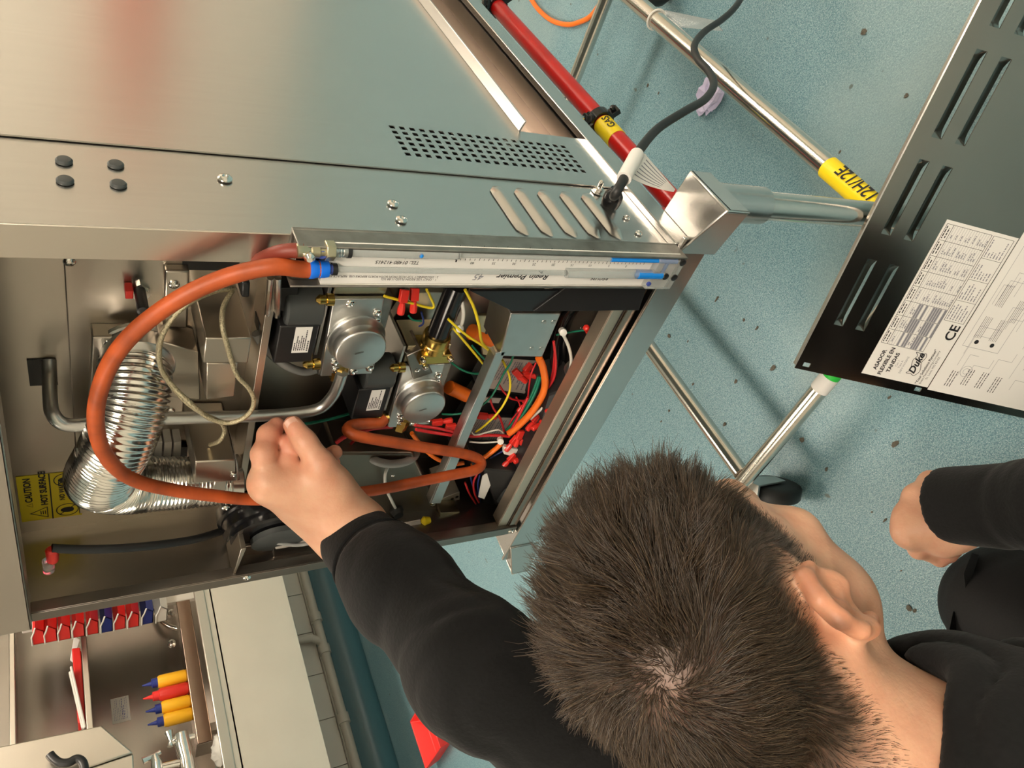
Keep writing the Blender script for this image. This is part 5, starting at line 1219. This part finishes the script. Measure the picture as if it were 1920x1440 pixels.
def sd_hand(p, H, w1, w2, web=True):
    d = None
    for f in 'imrl': d = smin(d, sd_cone(p, w2 if f in 'rl' else w1, H[f][0], .0175, FR[f][0]+.001), .022) if d is not None else sd_cone(p, w1, H[f][0], .0185, FR[f][0]+.001)
    d = smin(d, sd_cone(p, w1, H['t'][0], .019, .018), .02)
    d = chain(p, [H['t'][0], H['t'][1]], (.0175, FR['t'][1]), d, .016)
    if web: d = smin(d, sd_cone(p, H['t'][0]*.5+H['t'][1]*.5, H['i'][0], .013, .012), .022)
    for f in 'imrl':
        d = smin(d, chain(p, H[f], FR[f], None, .004), .006)
        for j in (1, 2): d = smin(d, sd_ell(p, H[f][j], (FR[f][j]*1.06,)*3), .004)
    return smin(d, chain(p, H['t'][1:], FR['t'][1:], None, .004), .006)
LW1, LW2 = D(672, 985, .735), D(640, 1015, .752)
RW1, RW2 = D(1802, 985, .862), D(1806, 930, .876)
def sd_skin(p):
    d = masked(sd_head, p, HC, .20)
    d = smin(d, chain(p, [hw(0, -.012, -.055), hw(0, -.040, -.125), NB], (.056, .055, .066)), .03)
    d = smin(d, chain(p, [hw(.035, -.035, -.06), hw(.03, -.06, -.16)], (.022, .03)), .03)
    d = smin(d, sd_cone(p, NB, TORSO[1], .07, .105), .04)
    d = smin(d, sd_cone(p, TORSO[1], TORSO[2], .105, .10), .04)
    for S_a, E_, W_a in ((LS, LE, LW), (RS, RE, RW)): d = smin(d, chain(p, [NB+(S_a-NB)*.35, S_a, E_, W_a], (.05, .052, .040, .027), None, .03), .03)
    d = smin(d, masked(lambda q: sd_hand(q, Lh, LW1, LW2), p, Lh['i'][0], .20), .02); d = smin(d, masked(lambda q: sd_hand(q, Rh, RW1, RW2), p, Rh['m'][0], .20), .02)
    return d
man = thing('person', 'kneeling person with short brown hair in a black sweatshirt reaching into the cooker', 'person', (-.13, -.6, FLOOR))
V, Q = surface(sd_skin, (-.37, -.78, -.37), (.15, .07, .42), .0021, sm=2)
def hair_zone(l):
    """signed height of a head point above the hairline (positive: hair)"""
    x, y, z = l[:, 0], l[:, 1], l[:, 2]
    yk = [-.13, -.085, -.060, -.036, -.030, .010, .014, .026, .036, .052, .078, .12]
    zk = [-.105, -.100, -.080, -.034, -.008, -.004, -.030, -.026, .002, .034, .056, .062]
    return z-np.interp(y, yk, zk)
l = (V-HC) @ HA.T; hz_ = hair_zone(l)
near = (np.linalg.norm(l-np.array([0, 0, .01]), axis=1) < .135)
skin = np.tile(np.array([.64, .36, .235]), (len(V), 1))
nz_ = np.sin(V*170).sum(1)*.5+np.sin(V[:, [1, 2, 0]]*97+2).sum(1)*.5
skin *= (1+.03*nz_)[:, None]
f = np.clip((hz_-.001)/.026, 0, 1)*near; top = np.clip((l[:, 2]-.02)/.05, 0, 1)
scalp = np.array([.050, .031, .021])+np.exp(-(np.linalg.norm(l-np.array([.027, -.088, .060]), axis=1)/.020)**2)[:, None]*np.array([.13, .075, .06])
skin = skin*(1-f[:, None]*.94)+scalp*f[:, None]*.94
ear = (np.abs(l[:, 0]) > .0775) & (np.abs(l[:, 1]+.012) < .03) & (np.abs(l[:, 2]+.028) < .045); skin[ear] *= np.array([1.02, .86, .80])
beard = near & (l[:, 1] > .0) & (l[:, 2] < -.045) & (hz_ < 0); skin[beard] *= np.array([.86, .84, .84])
for H in (Lh, Rh):
    for f_ in 'imrlt':
        for j in (1, 2, 3):
            w_ = np.exp(-((np.linalg.norm(V-H[f_][j], axis=1)/.013)**2)); skin *= 1-w_[:, None]*np.array([.02, .22, .22])
body = np_mesh('body', V, Q, M['skin'], man, np.clip(skin, 0, 1))

# nails of the reaching hand
def nail(H, f_, toward):
    a, b = H[f_][2], H[f_][3]; d_ = nrm(b-a); n = nrm(np.asarray(toward)-d_*(np.asarray(toward)@d_)); u = np.cross(d_, n)
    c = b+n*(FR[f_][3]-.0006); b_ = MB(); V_ = []; F_ = []
    for i in range(5):
        for j in range(5):
            s_, t_ = (i-2)/2, (j-2)/2; V_.append(c+u*s_*FR[f_][3]*.62+d_*(t_*.0052*(1-.15*s_*s_))-n*(.0016*s_*s_)+n*.0004)
    for i in range(4):
        for j in range(4): F_.append((i*5+j, (i+1)*5+j, (i+1)*5+j+1, i*5+j+1))
    b_.add(V_, F_).build('fingernail', M['nail'], man, smooth=80)
M['nail'] = mat('fingernail', (.62, .345, .255), 0, .32)
nail(Lh, 't', CAM-Lh['t'][3]); nail(Lh, 'r', CAM-Lh['r'][3])

# ---- sweatshirt
def folds(p, c, ax, r0, k, amp, seed):
    """soft creases round a joint"""
    q = p-c; t = q@ax; w_ = np.exp(-(np.linalg.norm(q, axis=1)/r0)**2)
    s_ = np.sin(q @ np.array([3.1, -2.2, 4.3])*11+seed)*1.5+np.sin(q @ np.array([-5.2, 3.9, 1.7])*8+seed*2)*1.1
    return amp*w_*(1-np.abs(np.sin(t*k+s_)))**1.6
la = nrm(LW-LE); ua = nrm(LE-LS); ra = nrm(RW-RE)
cutL = D(668, 1006, .742); cutR = D(1770, 945, .868)
def sd_shirt(p):
    arm = chain(p, [LS, LE*.5+LS*.5, LE, LE*.45+LW*.55, LW*.80+LE*.20], (.076, .058, .048, .0425, .0435), None, .03)
    cuff = sd_cone(p, LW*.84+LE*.16, LW+la*.02, .0385, .0350); cuff = smax(cuff, (p-LW)@la-.000, .003)
    arm = np.minimum(smax(arm, (p-(LW*.78+LE*.22))@la, .008), cuff)
    rarm = chain(p, [RS, RE*.5+RS*.5, RE, RW*.7+RE*.3], (.078, .068, .058, .046), None, .03)
    rc_ = sd_cone(p, RW*.72+RE*.28, cutR+ra*.02, .046, .0425); rc_ = smax(rc_, (p-cutR)@ra, .003)
    rarm = np.minimum(smax(rarm, (p-(RW*.70+RE*.30))@ra, .008), rc_)
    t = sd_cone(p, NB+np.array([0, -.03, -.04]), TORSO[1], .105, .135)
    t = smin(t, sd_cone(p, TORSO[1], TORSO[2], .138, .135), .05); t = smin(t, sd_cone(p, TORSO[2], TORSO[3], .135, .14), .05)
    for S_a in (LS, RS): t = smin(t, sd_cone(p, NB+np.array([0, -.02, -.03]), S_a, .078, .08), .05)
    # hood lying round the neck
    n_ = nrm(hw(0, 0, 0)-NB); q = p-(NB+n_*.010); h_ = q@n_; rr_ = np.sqrt(np.maximum((q*q).sum(1)-h_*h_, 0))
    col_ = np.sqrt((rr_-.083)**2+(h_*.8)**2)-.021
    d = smin(smin(t, arm, .04), rarm, .04); d = smin(d, col_, .02)
    neck = sd_cone(p, NB-n_*.02, NB+n_*.12, .068, .068); d = smax(d, -np.where(h_ > .0, neck, 1), .012)
    ua_ = nrm(LE-LS)
    d = d+folds(p, LE, la, .10, 70, .0035, 1.0)+folds(p, LE*.55+LS*.45, ua_, .13, 55, .0045, 2.4)+folds(p, LW*.72+LE*.28, la, .06, 90, .0014, 4.0)+folds(p, LE*.6+LW*.4, la, .10, 45, .0016, 5.5)
    d = d+folds(p, RE, ra, .13, 60, .0045, 3.0)+folds(p, RW*.6+RE*.4, ra, .07, 80, .002, .7)+folds(p, NB+np.array([.05, .02, -.06]), nrm((1, .3, -1)), .16, 55, .008, 1.9)
    return d
V, Q = surface(sd_shirt, (-.40, -.90, -.53), (.14, -.01, .345), .0038, sm=2, margin=.02)
shirt = np_mesh('sweatshirt', V, Q, M['fleece'], man)
# seam between cuff and sleeve
def seam_ring(c, ax, r, name, mt=None):
    u = nrm(np.cross(ax, (.2, .3, .9))); v = np.cross(ax, u)
    return MB().tube([c+r*(math.cos(a)*u+math.sin(a)*v) for a in np.linspace(0, 2*math.pi, 40, endpoint=False)], .0016, 6, closed=True).build(name, mt or M['rib'], man, smooth=80)
seam_ring(LW*.80+LE*.20, la, .0395, 'cuff_seam')

# ---- trousers
RHp, LHp = np.array([-.03, -.72, -.36]), np.array([-.22, -.70, -.36]); RK = D(1895, 1140, .925); LK = np.array([-.36, -.42, FLOOR+.072])
RF, LF = np.array([-.10, -.50, FLOOR+.06]), np.array([-.30, -.78, FLOOR+.06])
def sd_trousers(p):
    d = chain(p, [RHp, RK], (.105, .075), None, .03); d = smin(d, chain(p, [RK, RF], (.070, .055), None, .03), .02)
    d = smin(d, chain(p, [LHp, LK, LF], (.105, .070, .055), None, .02), .04); d = smin(d, sd_cone(p, RHp, LHp, .12, .12), .05)
    d = d+folds(p, RK, nrm(RK-RHp), .12, 70, .004, 1.2)
    return smax(d, FLOOR+.001-p[:, 2], .004)
V, Q = surface(sd_trousers, (-.50, -.90, FLOOR-.02), (.14, -.20, -.20), .0062, sm=2, margin=.015)
tro = np_mesh('trousers', V, Q, M['trouser'], man)
# pocket flaps standing off the thigh
for q in ([(1822, 1036, .90), (1836, 1040, .90), (1820, 1090, .905), (1812, 1122, .905), (1806, 1075, .90)], [(1787, 1146, .91), (1806, 1148, .92), (1800, 1232, .915), (1777, 1230, .905), (1780, 1180, .905)]):
    f = [D(*a) for a in q]; MB().prism(f, ray(1810, 1130)*.02).build('pocket_flap', M['trouser'], man, bevel=.001)
# shoes under the seat
for c, hd in ((RF, nrm((-.2, 1, 0))), (LF, nrm((0, -1, 0)))):
    a = np.array([c[0], c[1], FLOOR+.034]); MB().tube([a-hd*.09, a-hd*.05, a+hd*.05, a+hd*.12, a+hd*.16], [.020, .036, .036, .034, .014], 14, flat=.9).build('shoe', M['black_rubber'], man)

# ---- hair: many fine tapered strands growing away from the crown
def grow_hair():
    me = body.data; nv = len(me.vertices); v = np.zeros(nv*3); me.vertices.foreach_get('co', v); v = v.reshape(-1, 3)+np.array(man.location)
    nl = np.zeros(nv*3); me.vertices.foreach_get('normal', nl); nl = nl.reshape(-1, 3)
    l = (v-HC) @ HA.T; hz = hair_zone(l); isear = (np.abs(l[:, 0]) > .0775) & (np.abs(l[:, 1]+.012) < .034) & (np.abs(l[:, 2]+.026) < .05)
    ok = np.where((hz > -.004) & (np.linalg.norm(l-np.array([0, -.006, .0]), axis=1) < .135) & ~isear & (l[:, 2] > -.11))[0]
    N = 40000; g = np.random.default_rng(11)
    pick = g.choice(ok, N*2); hp_ = hz[pick]; keep = g.random(len(pick)) < np.clip((hp_+.005)/.007, .35, 1); pick = pick[keep][:N]; N = len(pick)
    root = l[pick]+g.normal(size=(N, 3))*.0011; nm = nl[pick] @ HA.T; h0 = hz[pick]
    root -= nm*.0008
    WH = np.array([.029, -.084, .064]); r = root-WH; dist = np.linalg.norm(r, axis=1)
    t = r-nm*(r*nm).sum(1)[:, None]; t /= np.maximum(np.linalg.norm(t, axis=1), 1e-6)[:, None]
    sw = np.cross(nm, t); a = 1.1*np.exp(-dist/.03)+.15+.8*g.normal(size=N)*np.exp(-dist/.016); t = t*np.cos(a)[:, None]+sw*np.sin(a)[:, None]
    a2 = (.45*np.sin(root @ np.array([61., 83, -47])+1)+.35*np.sin(root @ np.array([-129., 71, 97])))*np.clip(dist/.03, 0, 1); t = t*np.cos(a2)[:, None]+np.cross(nm, t)*np.sin(a2)[:, None]
    topf = np.clip((root[:, 2]-.035)/.04, 0, 1)*np.clip((root[:, 1]+.10)/.06, 0, 1)
    # forward lie of the top, downward lie of the sides
    fw = np.array([-.25, .9, .1]); t = t+topf[:, None]*fw*.5*np.clip(dist/.04, 0, 1)[:, None]+(1-topf)[:, None]*np.array([0, .12, -.35])
    t -= nm*(t*nm).sum(1)[:, None]; t /= np.maximum(np.linalg.norm(t, axis=1), 1e-6)[:, None]
    L = .0034+.0125*np.clip((h0)/.07, 0, 1)+.017*topf; L *= .75+.5*g.random(N)
    L = L*(1-.25*np.exp(-(dist/.014)**2))
    cell = np.floor((root+.003*np.sin(root*400))/.0075).astype(int); key = (cell[:, 0]*73856093 ^ cell[:, 1]*19349663 ^ cell[:, 2]*83492791) & 8191
    rj = g.normal(size=(8192, 3)); lj = g.random(8192)
    lift = .30+.30*topf+.25*(lj[key]-.5)+.10*g.normal(size=N)
    d0 = t*np.cos(lift)[:, None]+nm*np.sin(lift)[:, None]+.30*rj[key]*(.10+.90*topf)[:, None]+(.10+.55*np.exp(-dist/.018))[:, None]*g.normal(size=(N, 3))
    d0 /= np.linalg.norm(d0, axis=1)[:, None]
    S = 5; P_ = [root]; d = d0
    cid, inv = np.unique(key, return_inverse=True); cen = np.zeros((len(cid), 3)); cc = np.zeros(len(cid)); np.add.at(cen, inv, root+d0*L[:, None]); np.add.at(cc, inv, 1); tipc = (cen/cc[:, None])[inv]
    for s in range(1, S):
        p = P_[-1]+d*(L/(S-1))[:, None]
        f = s/(S-1); p = p+(tipc-p)*(.34*f*np.clip(topf+.15, 0, 1))[:, None]*(np.linalg.norm(tipc-p, axis=1) < .012)[:, None]
        P_.append(p); d = d+t*.16-nm*.05; d /= np.linalg.norm(d, axis=1)[:, None]
    P_ = np.stack(P_, 1) @ HA+HC                                  # N,S,3
    T = P_[:, -1]-P_[:, 0]; T /= np.linalg.norm(T, axis=1)[:, None]; u = np.cross(T, g.normal(size=(N, 3))); u /= np.linalg.norm(u, axis=1)[:, None]; w_ = np.cross(T, u)
    rad = (.00027*(1.05-.80*np.linspace(0, 1, S)))[None, :]*(.8+.5*g.random(N))[:, None]*np.clip(L/.018, .45, 1)[:, None]
    ring = [P_+rad[..., None]*(math.cos(q)*u+math.sin(q)*w_)[:, None] for q in (0, 2.094, 4.189)]
    VV = np.stack(ring, 2).reshape(-1, 3); b = (np.arange(N)*S*3)[:, None]; F = []
    for s in range(S-1):
        for k in range(3): F.append(np.concatenate([b+s*3+k, b+s*3+(k+1) % 3, b+s*3+3+(k+1) % 3, b+s*3+3+k], 1))
    F = np.concatenate(F); shade = (.55+.75*g.random(N))[:, None]*np.array([.040, .0245, .0140])+np.array([.004, .0027, .0016])
    shade += (g.random(N) < .20)[:, None]*np.array([.075, .054, .032])*g.random(N)[:, None]
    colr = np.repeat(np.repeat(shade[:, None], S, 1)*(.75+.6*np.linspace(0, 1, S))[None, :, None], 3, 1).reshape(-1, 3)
    hm = bpy.data.materials.new('brown_hair'); hm.use_nodes = True; nt = hm.node_tree; pb = nt.nodes['Principled BSDF']; at_ = nt.nodes.new('ShaderNodeAttribute'); at_.attribute_name = 'Col'
    nt.links.new(at_.outputs['Color'], pb.inputs['Base Color']); pb.inputs['Roughness'].default_value = .33; pb.inputs['Specular IOR Level'].default_value = .55
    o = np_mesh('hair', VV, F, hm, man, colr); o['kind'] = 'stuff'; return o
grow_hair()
